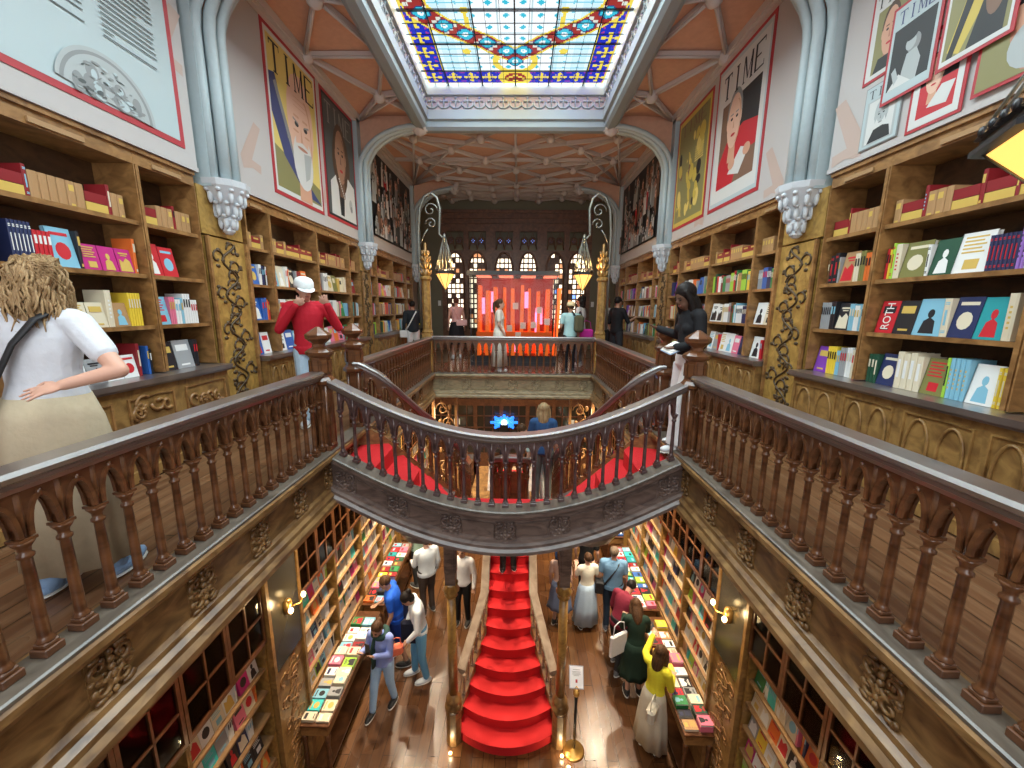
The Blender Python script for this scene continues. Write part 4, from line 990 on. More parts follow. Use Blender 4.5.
for s, w in ((-1, 'left'), (1, 'right')):
    t = thing('gilded_post', f'gilded carved candle-like post at the {w} corner of the far balustrade', 'post', (s*1.86, VE, G))
    b = MB(); b.box((0, 0, .45), (.20, .20, .90), 0, .01); b.lathe([(.11, .90), (.12, .93), (.10, .97), (.095, 1.0), (.088, 2.0), (.12, 2.03), (.12, 2.07), (.09, 2.10)], n=8, rot=pi/8, smooth=False); b.build('shaft', [GILTW], t)
    b = MB(); b.lathe([(.06, 2.08), (.08, 2.14), (.06, 2.2), (.05, 2.3), (.075, 2.36), (.05, 2.42), (.035, 2.55), (.05, 2.58), (.025, 2.62), (.022, 2.76), (.0, 2.78)], n=10)
    for z, rr in ((2.16, .11), (2.30, .12), (2.44, .10), (2.56, .07)):
        for q in range(6):
            a = q*pi/3+z*3; b.tube([(rr*.45*cos(a), rr*.45*sin(a), z-.06), (rr*.9*cos(a), rr*.9*sin(a), z), (rr*1.05*cos(a), rr*1.05*sin(a), z+.06)], [.02, .024, .012], 5)
    b.build('leafy_finial', [GILTW], t)
    k = thing('wrought_bracket', f'tall curled grey wrought iron lamp bracket on the {w} above the far gallery corner', 'bracket', (s*2.0, VE+.05, G+1.0)); d = -s
    b = MB(); P = [(0, 0, 0), (0, 0, 1.2), (d*.0, 0, 2.0), (d*.04, 0, 2.45), (d*.14, 0, 2.68), (d*.28, 0, 2.75), (d*.40, 0, 2.66), (d*.46, 0, 2.45), (d*.44, 0, 2.1), (d*.43, 0, 1.95), (d*.52, 0, 1.86), (d*.56, 0, 1.80)]
    b.tube(P, [.028]*3+[.03]*6+[.022]*3, 8); b.build('arm', [IRON], k)
    b = MB()
    for c0, r0, t0, sg in (((d*.26, 2.42), .15, 0, 1), ((d*.27, 2.16), .12, pi, -1)):
        b.tube([(c0[0]+r0*(1-i/22)*cos(t0+sg*i*.42), 0, c0[1]+r0*(1-i/22)*sin(t0+sg*i*.42)) for i in range(20)], .016, 6)
    b.tube([(d*.02, 0, 1.7), (d*.12, 0, 1.95), (d*.2, 0, 2.05)], .014, 6); b.build('scroll_work', [IRON], k)
    lantern(f'glowing glass lantern hanging over the far {w} corner of the opening', (s*1.45, VE, 7.02), .70)
t = lantern('large glowing glass lantern cut off by the right edge near the camera', (2.20, 1.56, 6.97), .90, .36, 4)
for s, w in ((1, 'right'),):
    k = thing('wrought_bracket', 'wrought iron bracket carrying the near lantern over the right railing', 'bracket', (2.62, 1.56, 7.2))
    b = MB(); b.tube([(.74, 0, 1.25), (.4, 0, 1.3), (0, 0, 1.2), (-.3, 0, 1.05), (-.42, 0, .79)], .026, 8); b.build('arm', [IRON], k)
# ------------------------------------------------------------------ bookcases of the gallery
COL = dict(red=(.55, .02, .03), darkred=(.25, .015, .02), orange=(.75, .16, .03), yellow=(.80, .56, .05), gold=(.62, .42, .10), tan=(.42, .24, .11), brown=(.16, .08, .035), cream=(.70, .62, .46),
           white=(.78, .78, .76), grey=(.32, .33, .34), black=(.018, .018, .022), navy=(.02, .03, .10), blue=(.03, .12, .42), lightblue=(.22, .48, .62), teal=(.02, .30, .33), turquoise=(.05, .55, .55),
           green=(.03, .22, .07), darkgreen=(.02, .08, .045), lime=(.35, .62, .06), olive=(.20, .19, .06), pink=(.75, .18, .28), magenta=(.50, .02, .20), purple=(.20, .05, .38), violet=(.35, .18, .58))
WORD = dict(darkred='dark red', lightblue='light blue', darkgreen='dark green')
def bmat(c): return plain('book_'+c, COL[c], .45, spec=.4)
BK = {}
def book_mesh(kind, c, c2='white', deco=0):
    """unit book: spine towards -y, width x, depth y, height z, origin at the bottom of the spine face"""
    key = (kind, c, c2, deco)
    if key in BK: return BK[key]
    b = MB()
    if kind == 's':      # spine out
        b.mat(0); b.b2(-.5, -.40, 0, 1, 0, 1); b.b2(.40, .5, 0, 1, 0, 1); b.add([(-.5, 0, 0), (-.25, -.03, 0), (.25, -.03, 0), (.5, 0, 0), (-.5, 0, 1), (-.25, -.03, 1), (.25, -.03, 1), (.5, 0, 1), (-.5, .06, 0), (.5, .06, 0), (-.5, .06, 1), (.5, .06, 1)], [(0, 1, 5, 4), (1, 2, 6, 5), (2, 3, 7, 6), (4, 5, 6, 7, 11, 10), (3, 2, 1, 0, 8, 9), (9, 8, 10, 11)])
        b.mat(2); y = -.034
        if deco == 1: b.b2(-.22, .22, y, y+.01, .30, .80)
        elif deco == 2: b.b2(-.30, .30, y, y+.01, .62, .86); b.b2(-.25, .25, y, y+.01, .06, .14)
        elif deco == 3: [b.b2(-.30, .30, y, y+.01, z, z+.025) for z in (.10, .14, .84, .88)]; b.b2(-.16, .16, y, y+.01, .30, .70)
        elif deco == 4: [b.b2(-.18, .10, y, y+.01, z, z+.05) for z in (.25, .36, .47, .58, .69)]
    else:                # cover out
        b.mat(0); b.b2(-.5, .5, 0, .14, 0, 1); b.b2(-.5, .5, .86, 1, 0, 1); b.b2(-.5, -.47, 0, 1, 0, 1)
        b.mat(2); y = -.03
        if deco == 1: b.b2(-.34, .34, y, .01, .62, .84); b.b2(-.25, .25, y, .01, .10, .16)
        elif deco == 2: b.extr([(.30*cos(a*pi/6), .42+.22*sin(a*pi/6)) for a in range(12)], (0, y, 0), (1, 0, 0), (0, 0, 1), (0, .03, 0)); b.b2(-.36, .36, y, .01, .80, .88)
        elif deco == 3: [b.b2(-.38, .30-.1*(i % 2), y, .01, .86-.09*i, .90-.09*i) for i in range(5)]; b.b2(-.2, .25, y, .01, .1, .34)
        elif deco == 4: b.extr([(-.4, .06), (.4, .06), (.32, .5), (.1, .62), (-.12, .45), (-.34, .55)], (0, y, 0), (1, 0, 0), (0, 0, 1), (0, .03, 0)); b.b2(-.3, .3, y, .01, .78, .84); b.b2(-.2, .2, y, .01, .70, .74)
        elif deco == 5: b.extr([(.12*cos(a*pi/5), .60+.12*sin(a*pi/5)) for a in range(10)], (0, y, 0), (1, 0, 0), (0, 0, 1), (0, .03, 0)); b.extr([(-.28, .06), (.28, .06), (.2, .40), (0, .50), (-.2, .40)], (0, y, 0), (1, 0, 0), (0, 0, 1), (0, .03, 0))
    me = b.mesh('book', [bmat(c), PAPER, bmat(c2)]); 
    if ('pg', kind) not in BK:
        p = MB(); p.b2(-.39, .39, .05, .97, .02, .97) if kind == 's' else p.b2(-.46, .47, .15, .85, .015, .985)
        BK['pg', kind] = p.mesh('pages', [PAPER])
    BK[key] = me
    return me
BOOKS = []      # specs: matrix values, colour, where, size
def spec(kind, c, c2, deco, loc, rz, dims, tilt, where, area): BOOKS.append(dict(kind=kind, c=c, c2=c2, deco=deco, loc=loc, rz=rz, dims=dims, tilt=tilt, where=where, area=area))
CAMP = Vector((.11, 0, 6.3))
ORD = ['first', 'second', 'third', 'fourth', 'fifth', 'sixth', 'seventh', 'eighth', 'ninth', 'tenth', 'eleventh', 'twelfth', 'thirteenth', 'fourteenth', 'fifteenth', 'sixteenth', 'seventeenth', 'eighteenth', 'nineteenth', 'twentieth', '21st', '22nd', '23rd', '24th', '25th', '26th', '27th', '28th', '29th', '30th', '31st', '32nd', '33rd', '34th', '35th', '36th', '37th', '38th', '39th', '40th']
ALLC = ['red', 'darkred', 'orange', 'yellow', 'cream', 'white', 'white', 'grey', 'black', 'navy', 'blue', 'lightblue', 'teal', 'green', 'darkgreen', 'brown', 'cream', 'pink', 'purple', 'tan', 'lime', 'white']
def row(side, xf, ya, yb, z, hmax, text, where, rnd):
    """fill a shelf from the viewer's left to right. tokens: colour, kind+count. side -1: left wall"""
    y, end, stp = (ya+.025, yb-.025, 1) if side < 0 else (yb-.025, ya+.025, -1)
    rz = pi/2 if side < 0 else -pi/2      # local -y (spine) towards the room
    n = 0
    toks = [t.strip().split() for t in text.split(',')] if text else None
    i = 0
    while True:
        if toks is not None:
            if i >= len(toks): toks = None; continue
            c, kc = toks[i]; i += 1; kind = kc[0]; cnt = int(kc[1:] or 1)
        else:
            c = rnd.choice(ALLC if z > 3 else ['white']*7+['cream']*5+['lightblue', 'grey', 'pink', 'red', 'turquoise', 'yellow', 'navy', 'green', 'lightblue', 'tan', 'orange', 'black', 'magenta', 'lime']); kind = rnd.choice('sssssf' if z > 3 else 'sfff'); cnt = rnd.choice((1, 1, 1, 2, 3, 5)) if kind == 's' else 1
        deco0 = rnd.choice((1, 2, 3, 4)); c2 = rnd.choice([k for k in ('white', 'black', 'gold', 'cream', 'red', 'lightblue') if k != c]); dw = rnd.uniform(.020, .031); dh = rnd.uniform(.72, .92)
        for q in range(cnt):
            if kind == 's': w, d, h = dw, .17, hmax*dh
            elif kind == 't': w, d, h = .052, .17, hmax*rnd.uniform(.84, .94)
            elif kind == 'g': w, d, h = rnd.uniform(.05, .065), .17, hmax*.70; c = 'tan'; deco0 = rnd.choice((0, 0, 2)); c2 = 'gold'
            elif kind == 'h': w, d, h = .17, .13, hmax*.27      # pair lying flat, gilt edges
            elif kind == 'f': w, d, h = hmax*.52, .03, hmax*rnd.uniform(.80, .92)
            elif kind == 'w': w, d, h = hmax*.66, .035, hmax*.88
            elif kind == 'm': w, d, h = .135, .13, hmax*.62
            elif kind == '_': y += stp*.05*1; continue
            if (stp > 0 and y+w > end) or (stp < 0 and y-w < end): return
            cy = y+stp*w/2; fx = xf+side*.035
            if kind == 'h':
                for lv in (0, 1):
                    n += 1; spec('f', 'darkred' if lv else 'gold', 'gold', 0, (fx, cy, z+lv*(h+.004)), rz, (w, d, h), 0, (where, n), w*h)
            else:
                n += 1; k2 = 's' if kind in 'stg' else 'f'
                tilt = -.16 if k2 == 'f' else 0
                spec(k2, c, c2, deco0 if k2 == 's' else rnd.choice((1, 2, 3, 4, 5)), (fx+(side*.03 if k2 == 'f' else 0)*0, cy, z), rz, (w-.002, d, h), tilt, (where, n), w*h)
            y += stp*(w+.0015)
        if toks is None and rnd.random() < .10: y += stp*rnd.uniform(.03, .09)
SZ = (5.69, 6.12, 6.56, 7.00)       # shelf boards
HZ = (.315, .315, .315, .26)
XF = 3.15
def arched_panel(b, y0, y1, z0, z1, x, s, k=2):
    """raised frame with k blind pointed arches on the plane x, facing -s"""
    w = (y1-y0)/k
    b.tube([(x, y0, z0), (x, y1, z0), (x, y1, z1), (x, y0, z1)], .012, 4, closed=True, smooth=False)
    for i in range(k):
        a, c = y0+w*i+w*.14, y0+w*(i+1)-w*.14; m = (a+c)/2; zs = z0+(z1-z0)*.58; P = [(x, a, z0+.03), (x, a, zs)]
        for t in range(1, 6): u = t/5; P.append((x, a+(m-a)*(1-cos(u*pi/2)), zs+(z1-zs-.03)*sin(u*pi/2)))
        P += [(p[0], c+a-p[1], p[2]) for p in P[::-1][1:]]
        b.tube(P, .011, 5)
def gallery_case(side, ya, yb, place, rows, rnd, wide, carved=False):
    s = side; w = 'left' if s < 0 else 'right'
    t = thing('bookcase', f'{wide} built-in wooden bookcase section, {place}', 'bookcase', (s*XF, (ya+yb)/2, G)); O = Vector(t.location)
    def bx(b, x0, x1, y0, y1, z0, z1): b.b2(s*x0-O.x, s*x1-O.x, y0-O.y, y1-O.y, z0-O.z, z1-O.z)
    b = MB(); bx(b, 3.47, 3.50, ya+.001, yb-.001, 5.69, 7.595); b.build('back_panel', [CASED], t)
    for y, d in ((ya, .01), (yb, -.01)):
        b = MB(); bx(b, XF-.015, 3.468, y+d-.009, y+d+.009, 5.70, 7.46); bx(b, XF-.032, XF-.015, y+d-.0095, y+d+d*.9+.0095, 5.70, 7.46); b.build('upright', [CASE], t)
    for z in SZ[1:]:
        b = MB(); bx(b, XF, 3.47, ya+.018, yb-.018, z-.028, z-.002); bx(b, XF-.012, XF+.01, ya+.02, yb-.02, z-.032, z+.002); b.build('shelf', [CASE], t)
    b = MB(); bx(b, XF-.02, 3.468, ya+.001, yb-.001, 7.46, 7.595); bx(b, XF-.04, XF, ya+.001, yb-.001, 7.56, 7.595); b.build('header', [CASE], t)
    m = (ya+yb)/2; lw = min(.22, (yb-ya)*.3)
    b = MB(); bx(b, XF-.035, XF-.022, m-lw*.8, m+lw*.8, 7.475, 7.51); b.build('name_plate', [plain('plate_wood', (.38, .22, .10), .5)], t)
    t2 = thing('base_cabinet', f'panelled wooden base cabinet under the {place} bookcase section', 'cabinet', (s*3.0, m, G)); O = Vector(t2.location)
    b = MB(); bx(b, 3.03, 3.50, ya, yb, G+.01, 5.63); bx(b, 2.99, 3.05, ya, yb, G+.01, G+.10); b.build('body', [PANEL], t2)
    n = max(1, round((yb-ya)/.58)); ww = (yb-ya)/n
    for i in range(n):
        b = MB(); x = s*3.025-O.x
        if not carved: arched_panel(b, ya+ww*i+.05-O.y, ya+ww*(i+1)-.05-O.y, G+.15-O.z, 5.56-O.z, x, s)
        else:
            y0, y1, z0, z1 = ya+ww*i+.07-O.y, ya+ww*(i+1)-.07-O.y, G+.15-O.z, 5.54-O.z
            b.tube([(x, y0, z0), (x, y1, z0), (x, y1, z1), (x, y0, z1)], .014, 4, closed=True, smooth=False); rr = random.Random(i)
            for q in range(9):
                cy, cz = rr.uniform(y0+.06, y1-.06), rr.uniform(z0+.06, z1-.06); r0 = rr.uniform(.04, .09); ph = rr.uniform(0, 6); sg = rr.choice((-1, 1))
                b.tube([(x, cy+r0*(1-j/14)*cos(ph+sg*j*.5), cz+r0*(1-j/14)*sin(ph+sg*j*.5)) for j in range(12)], .016, 5)
        b.build('panel_door', [PANEL if not carved else CASE], t2)
    for i, z in enumerate(SZ):
        nm = ('bottom', 'lower', 'upper', 'top')[i]
        row(s, s*XF, ya+.018, yb-.018, z+(.0 if i == 0 else .002), HZ[i], rows[i] if rows else ('GILT' if i == 3 else None), (nm, place), rnd) if not (rows is None and i == 3) and not (rows and rows[i] == 'GILT') else gilt(s, ya, yb, z, nm, place, rnd)
def gilt(s, ya, yb, z, nm, place, rnd):
    k = int((yb-ya)/.40)+1; seq = []
    for i in range(k*2): seq += rnd.choice((['tan g2'], ['gold h1'], ['tan g1'], ['tan g1', 'darkred s1', 'tan g1'], ['tan g3'], ['gold h1', 'darkred s1']))
    row(s, s*XF, ya+.018, yb-.018, z+.002, .26, ','.join(seq), (nm, place), rnd)
BAYS = []
for s in (-1, 1):
    w = 'left' if s < 0 else 'right'
    BAYS += [(s, 1.35, 2.45, f'{w} wall, nearest'), (s, 2.45, 3.58, f'{w} wall, second from front'), (s, 3.58, 4.22, f'{w} wall before the vine pilaster'),
             (s, 4.92, 5.40, f'{w} wall just past the vine pilaster'), (s, 5.40, 6.62, f'{w} wall, first middle'), (s, 6.62, 7.85, f'{w} wall, second middle'), (s, 7.85, 8.36, f'{w} wall before the second capital'),
             (s, 8.90, 9.35, f'{w} wall just past the second capital'), (s, 9.35, 10.55, f'{w} wall, first far'), (s, 10.55, 11.75, f'{w} wall, second far'), (s, 11.75, 12.45, f'{w} wall, farthest')]
ROWS = {
 (1, 2.45): ('darkgreen s3,navy f1,cream t4,olive f1,lime s1,lightblue s4,white f1,yellow s3,black s1,green s5,black s2', 'red f1,black f1,lightblue w1,cream t1,navy f1,teal f1,cream t1,darkgreen w1,tan t1,blue f1,black s3',
             'red s1,yellow s1,lime s1,cream t1,olive w1,white s1,darkgreen f1,white w1,navy s7,violet s2,white s1,navy s1,blue s5,gold s2', 'GILT'),
 (1, 3.58): ('purple f1,yellow s4,lightblue s2,grey s3,white s2', 'grey s5,black s2,black f1,lightblue s2,white s2', 'brown s1,black t2,grey s1,tan f1,cream s2,olive s2', 'GILT'),
 (1, 1.35): ('purple w1,white s4,yellow s3,grey f1', 'black s4,orange f1,blue s4,white f1,navy s3', 'blue s5,yellow s3,gold s2,navy s3,white f1', 'GILT'),
 (-1, 2.45): ('blue m1,lightblue m1,white w1,grey m1,white m2', 'black s2,white s1,darkred m2,white s3,cream m2,cream t1,tan m1', 'black f1,navy s6,red s4,lightblue f1,black s1,magenta m3', 'GILT'),
 (-1, 3.58): ('black f1,grey w1,black s2,white f1', 'lightblue f1,pink s3,white s2,lightblue s1,white s3', 'red f1,red f1,black _2,red f1,red f1', 'GILT'),
 (-1, 1.35): ('blue w1,white w1,navy f1', 'white s4,black s2,darkred w1,cream w1', 'grey w1,black w1,navy s5', 'GILT'),
 (-1, 4.92): ('blue f1,white f1,blue f1', 'blue w1,blue t2', 'blue t1,blue f1', 'GILT'),
 (-1, 5.40): ('white w1,blue w1,lightblue f1,cream w1,tan w1', 'cream s3,grey s2,white w1,cream t2,tan f1,white s4,white f1', 'lightblue f1,cream f1,white s2,orange s1,black f1,grey s2,darkred f1,orange f1,black w1', 'GILT'),
 (-1, 6.62): ('turquoise f1,white f1,pink f1,orange f1,pink w1', 'orange f1,red s2,black f1,grey s4,white s6,cream s3', 'darkred f1,grey s2,white t3,cream w1,olive f1,gold s3,cream f1', 'GILT'),
 (1, 5.40): ('white f1,grey f1,red s2,white f1,white w1,pink f1', 'white w1,white f1,cream s2,white s5,grey s2', 'lime s2,darkgreen s2,red s2,white s3,darkred s2,green s3,grey s4,lime s3,red s2', 'GILT'),
}
ROWS[(1, 4.92)] = ('white w1,red s2', 'white w1,cream f1', 'grey s4,blue s3,navy s3', 'GILT')
rb = random.Random(3)
for (s, ya, yb, pl) in BAYS:
    gallery_case(s, ya, yb, pl, ROWS.get((s, ya)), rb, 'narrow' if yb-ya < .8 else 'wide', carved=(s < 0 and ya < 4))
# continuous counters
for s in (-1, 1):
    w = 'left' if s < 0 else 'right'
    for (ya, yb, nm) in ((1.33, 4.24, 'nearest'), (4.90, 8.38, 'middle'), (8.88, 12.47, 'farthest')):
        b = MB(); b.b2(s*2.975, s*3.5, ya, yb, 5.645, 5.688); b.b2(s*2.99, s*3.1, ya, yb, 5.625, 5.647)
        tag(b.build('counter_ledge', [RAIL]), f'dark polished wooden ledge below the {nm} bookcases on the {w} wall', 'ledge')
# vine pilasters between the bays
def vine(b, O, s, z0, z1, wv):
    rr = random.Random(5); n = int((z1-z0)/.22); x = 0
    P = [(x, wv*.35*sin(i*.55), z0+(z1-z0)*i/60) for i in range(61)]
    b.tube(P, .013, 5)
    for i in range(3, 60, 3):
        p = P[i]; sg = 1 if (i//3) % 2 else -1; r0 = wv*.33
        c = (p[1]+sg*r0*.75, p[2]+.03)
        b.tube([(x, c[0]+r0*(1-j/14)*cos((pi if sg > 0 else 0)+sg*-j*.5), c[1]+r0*(1-j/14)*sin((pi if sg > 0 else 0)+sg*-j*.5)) for j in range(12)], .011, 5)
        for q in range(4): a = rr.uniform(0, 6.28); b.sphere((x, c[0]+r0*.9*cos(a), c[1]+r0*.9*sin(a)), (.008, .034, .020), 6, 4)
for s in (-1, 1):
    w = 'left' if s < 0 else 'right'
    for (ya, yb, nm) in ((4.24, 4.90, 'near'), (8.38, 8.88, 'far')):
        y = (ya+yb)/2; t = thing('vine_pilaster', f'gilded wooden pilaster with painted dark vine scrolls, {nm} on the {w} wall', 'pilaster', (s*3.12, y, G))
        b = MB(); hw = (yb-ya)/2-.02; b.b2(0, s*.38, -hw, hw, 0, 2.16); b.build('panel', [GOLD if nm == 'near' else GILTW], t)
        b = MB()
        for q in (-1, 1): b.b2(-s*.03, s*.01, q*hw-.03*(q > 0), q*hw+.03*(q < 0), 0, 2.16)
        b.b2(-s*.03, 0, -hw, hw, 0, .12); b.build('edging', [CASE], t)
        b = MB(); vine(b, None, s, .18, 2.12, hw*.95); o = b.build('vine_scroll', [VINE], t); o.location = (-s*.004, 0, 0)

# ------------------------------------------------------------------ exhibition boards and posters above the bookcases
BX = 3.105
for s in (-1, 1):
    w = 'left' if s < 0 else 'right'
    for (ya, yb, nm) in ((.68, 4.26, 'near'), (4.85, 8.33, 'middle'), (8.92, 12.45, 'far')):
        b = MB(); b.b2(s*BX, s*3.50, ya, yb, 7.62, CEIL-.16); b.b2(s*(BX-.012), s*3.2, ya, yb, 7.60, 7.64)
        o = tag(b.build('exhibition_board', [BOARD]), f'pale exhibition board above the {nm} bookcases on the {w} wall', 'board')
        rr = random.Random(int(ya*10)+s)
        for i in range(4 if nm != 'far' else 0):     # faint pink band pattern printed on the board
            y = ya+.1+(yb-ya-.5)*i/3; z = rr.uniform(7.7, 8.6); x = s*(BX-.003)
            b = MB(); b.poly([(x, y, z-.02), (x, y+.03, z-.14), (x, y+.20, z-.09), (x, y+.36, z-.12), (x, y+.37, z-.02), (x, y+.20, z), (x, y+.42, z+.42), (x, y+.30, z+.45), (x, y, z)]); b.build('printed_band', [BPINK], o)
class Flat:
    """a printed sheet on a side wall; u runs to the viewer's right, v up, both 0..1"""
    def __init__(s, label, side, ya, yb, za, zb, lift=0, name='poster', border=RED, bw=.045, cat='poster'):
        s.side = side; s.ya, s.yb, s.za, s.zb = ya, yb, za, zb; s.x = side*(BX-.008-lift); s.lv = 0; s.W = yb-ya; s.H = zb-za
        s.root = thing(name, label, cat, (s.x, (ya+yb)/2, (za+zb)/2)); s.O = Vector(s.root.location)
        b = MB(); b.b2(s.x+side*.007-s.O.x, s.x+side*.001-s.O.x, ya-bw-s.O.y, yb+bw-s.O.y, za-bw-s.O.z, zb+bw-s.O.z); b.build('border', [border], s.root)
        s.mb = MB(); s.mats = []
    def P(s, u, v, l):
        y = s.ya+u*s.W if s.side < 0 else s.yb-u*s.W
        return Vector((s.x-s.side*(.001+l*.0001), y, s.za+v*s.H))-s.O
    def lay(s, pts, mat):
        s.lv += 1
        if mat not in s.mats: s.mats.append(mat)
        s.mb.mat(s.mats.index(mat)); P = [s.P(clamp(u), clamp(v), s.lv) for u, v in pts]
        s.mb.poly(P if s.side > 0 else P[::-1]); return s
    def ell(s, u, v, ru, rv, mat, a0=0, a1=2*pi, n=18, rot=0):
        return s.lay([(u+ru*cos(a0+(a1-a0)*i/n)*cos(rot)-rv*sin(a0+(a1-a0)*i/n)*sin(rot), v+ru*cos(a0+(a1-a0)*i/n)*sin(rot)+rv*sin(a0+(a1-a0)*i/n)*cos(rot)) for i in range(n)], mat)
    def rect(s, u0, v0, u1, v1, mat): return s.lay([(u0, v0), (u1, v0), (u1, v1), (u0, v1)], mat)
    def done(s, name='picture'):
        o = s.mb.build(name, s.mats, s.root); s.mb = MB(); s.mats = []; return o
    def title(s, text, u0, u1, v0, v1, mat):
        """big roman capitals with serifs"""
        n = len(text); w = (u1-u0)/n; 
        for i, ch in enumerate(text):
            a = u0+w*i+w*.10; c = u0+w*(i+1)-w*.10; m = (a+c)/2; t = w*.15; st = (v1-v0)*.06; H = v1-v0
            q = lambda x0, y0, x1, y1: s.rect(x0, v0+y0*H, x1, v0+y1*H, mat)
            if ch == 'T': q(a, .93, c, 1); q(m-t/2, 0, m+t/2, 1); q(m-t*1.1, 0, m+t*1.1, .05); q(a, .80, a+t*.35, 1); q(c-t*.35, .80, c, 1)
            elif ch == 'I': q(m-t/2, 0, m+t/2, 1); q(m-t*1.1, 0, m+t*1.1, .05); q(m-t*1.1, .95, m+t*1.1, 1)
            elif ch == 'M':
                q(a, 0, a+t*.5, 1); q(c-t, 0, c, 1)
                s.lay([(a, v1), (a+t, v1), (m+t*.3, v0+.1*H), (m-t*.3, v0+.1*H)], mat); s.lay([(c, v1), (c-t*.6, v1), (m-t*.2, v0+.1*H), (m+t*.1, v0+.1*H)], mat); q(a-t*.4, 0, a+t, .05); q(c-t*1.3, 0, c+t*.3, .05)
            elif ch == 'E': q(a, 0, a+t, 1); q(a, .94, c, 1); q(a, 0, c, .06); q(a, .48, m+t*.8, .54); q(c-t*.3, 0, c, .2); q(c-t*.3, .8, c, 1)
        return s.done('masthead')
pc = lambda n, c: plain('print_'+n, c, .5)
SKN, SKD, WHT, BLK, YEL, NVY, REDP, GRY, LGR, MID, OLV, PAL = pc('skin', (.60, .33, .22)), pc('skin_dark', (.16, .085, .055)), pc('white', (.62, .62, .60)), pc('black', (.02, .02, .022)), pc('yellow', (.70, .55, .16)), pc('navy', (.05, .06, .17)), pc('red', (.50, .02, .03)), pc('grey', (.25, .26, .26)), pc('light_grey', (.40, .43, .43)), pc('brown', (.20, .11, .07)), pc('olive', (.24, .22, .09)), pc('pale_blue', (.44, .52, .535))
SKL = pc('skin_light', (.72, .46, .34)); SKS = pc('skin_ruddy', (.45, .20, .13)); DG = pc('deep_grey', (.08, .09, .09)); HAR = pc('hair_brown', (.09, .05, .03)); GLD = pc('gold', (.55, .42, .08))
def face(f, u, v, r, skin, shade, hair, beard=None, k=1.0, hairstyle=0):
    rv = r*1.32*k
    if hairstyle == 1: f.ell(u, v-r*.1, r*1.45, rv*1.30, hair)
    else: f.ell(u, v+rv*.25, r*1.12, rv*.95, hair)
    f.lay([(u-r*.45, v-rv*.6), (u+r*.45, v-rv*.6), (u+r*.55, v-rv*1.5), (u-r*.55, v-rv*1.5)], shade)
    f.ell(u, v, r, rv, skin); f.ell(u+r*.42, v-rv*.05, r*.50, rv*.78, shade); f.ell(u+r*.12, v-rv*.05, r*.72, rv*.80, skin)
    if beard: f.ell(u, v-rv*.62, r*.86, rv*.62, beard); f.ell(u, v-rv*.22, r*.55, rv*.25, skin)
    for q in (-1, 1):
        f.ell(u+q*r*.38, v+rv*.12, r*.17, rv*.055, BLK); f.rect(u+q*r*.38-r*.22, v+rv*.26, u+q*r*.38+r*.22, v+rv*.31, hair if not beard else shade)
        f.ell(u+q*r*.98, v, r*.12, rv*.20, skin)
    f.lay([(u-r*.04, v+rv*.1), (u+r*.10, v-rv*.26), (u-r*.14, v-rv*.26)], shade); f.ell(u, v-rv*.50, r*.32, rv*.055, REDP if not beard else shade)
# left near: text panel with engraved medallion
f = Flat('large pale text panel with a red border and a grey engraved medallion, left wall', -1, 1.0, 4.08, 7.82, 9.70, bw=.05)
f.rect(0, 0, 1, 1, PAL)
f.done('sheet')
for c0, c1, nl, v0 in ((.22, .48, 30, .30), (.53, .76, 36, .24), (.795, .95, 36, .27)):
    r_ = random.Random(int(c0*100))
    for i in range(nl):
        v = .985-i*.0205
        if v > v0-.02: f.rect(c0, v, c1-(r_.uniform(.02, .18) if i % 7 == 6 else r_.uniform(0, .01)), v+.0055, DG)
f.done('text_columns')
_mu = lambda u: .786+(u-.70)*.74
_mv = .64
f.ell(.786, .0, .126, .192, LGR, 0, pi, 26); f.ell(.786, .0, .117, .178, GRY, 0, pi, 26); f.ell(.786, .0, .108, .166, LGR, 0, pi, 26)
for (u, v, a, c) in ((.65, .15, .022, .05), (.65, .07, .035, .07), (.74, .12, .02, .04), (.75, .05, .04, .05), (.69, .10, .05, .012), (.60, .05, .02, .06), (.80, .08, .018, .05)): f.ell(_mu(u), v*_mv, a*.74, c*_mv, GRY)
for (u, v, a, c) in ((.655, .14, .010, .03), (.66, .06, .015, .05), (.75, .045, .02, .035), (.745, .12, .008, .02)): f.ell(_mu(u), v*_mv, a*.74, c*_mv, PAL)
_r = random.Random(3)
for i in range(60):
    a = _r.uniform(.1, pi-.1); k = _r.uniform(.2, .95); f.ell(.786+.10*k*cos(a), .155*k*sin(a), _r.uniform(.002, .008), _r.uniform(.003, .012), _r.choice((GRY, DG, PAL, GRY)), n=7, rot=_r.uniform(0, 3))
f.done('medallion')
# middle left
f = Flat('magazine cover poster of a bald white-bearded man on yellow, left wall', -1, 5.62, 6.88, 7.82, 9.74, bw=.05)
f.rect(0, 0, 1, 1, WHT); f.rect(.03, .03, .97, .97, YEL); f.lay([(.03, .03), (.97, .03), (.97, .16), (.03, .30)], OLV)
f.lay([(.03, .74), (.14, .76), (.22, .60), (.30, .40), (.55, .20), (.97, .04), (.60, .06), (.20, .26), (.03, .50)], NVY); f.lay([(.10, .70), (.15, .72), (.50, .22), (.44, .20)], GRY)
face(f, .60, .50, .25, SKL, SKN, SKL, WHT); f.ell(.62, .31, .19, .11, WHT); f.lay([(.44, .36), (.80, .36), (.74, .20), (.60, .13), (.48, .22)], WHT); f.lay([(.62, .36), (.80, .38), (.72, .20), (.62, .16)], LGR); f.ell(.60, .385, .11, .012, SKS); f.lay([(.46, .405), (.60, .43), (.74, .405), (.72, .39), (.60, .405), (.48, .39)], WHT)
for _v in (.66, .69, .72): f.rect(.46, _v, .74, _v+.004, SKN)
for _q in (-1, 1): f.lay([(.60+_q*.06, .555), (.60+_q*.17, .575), (.60+_q*.17, .56), (.60+_q*.06, .543)], GRY); f.ell(.60+_q*.12, .49, .06, .008, SKN)
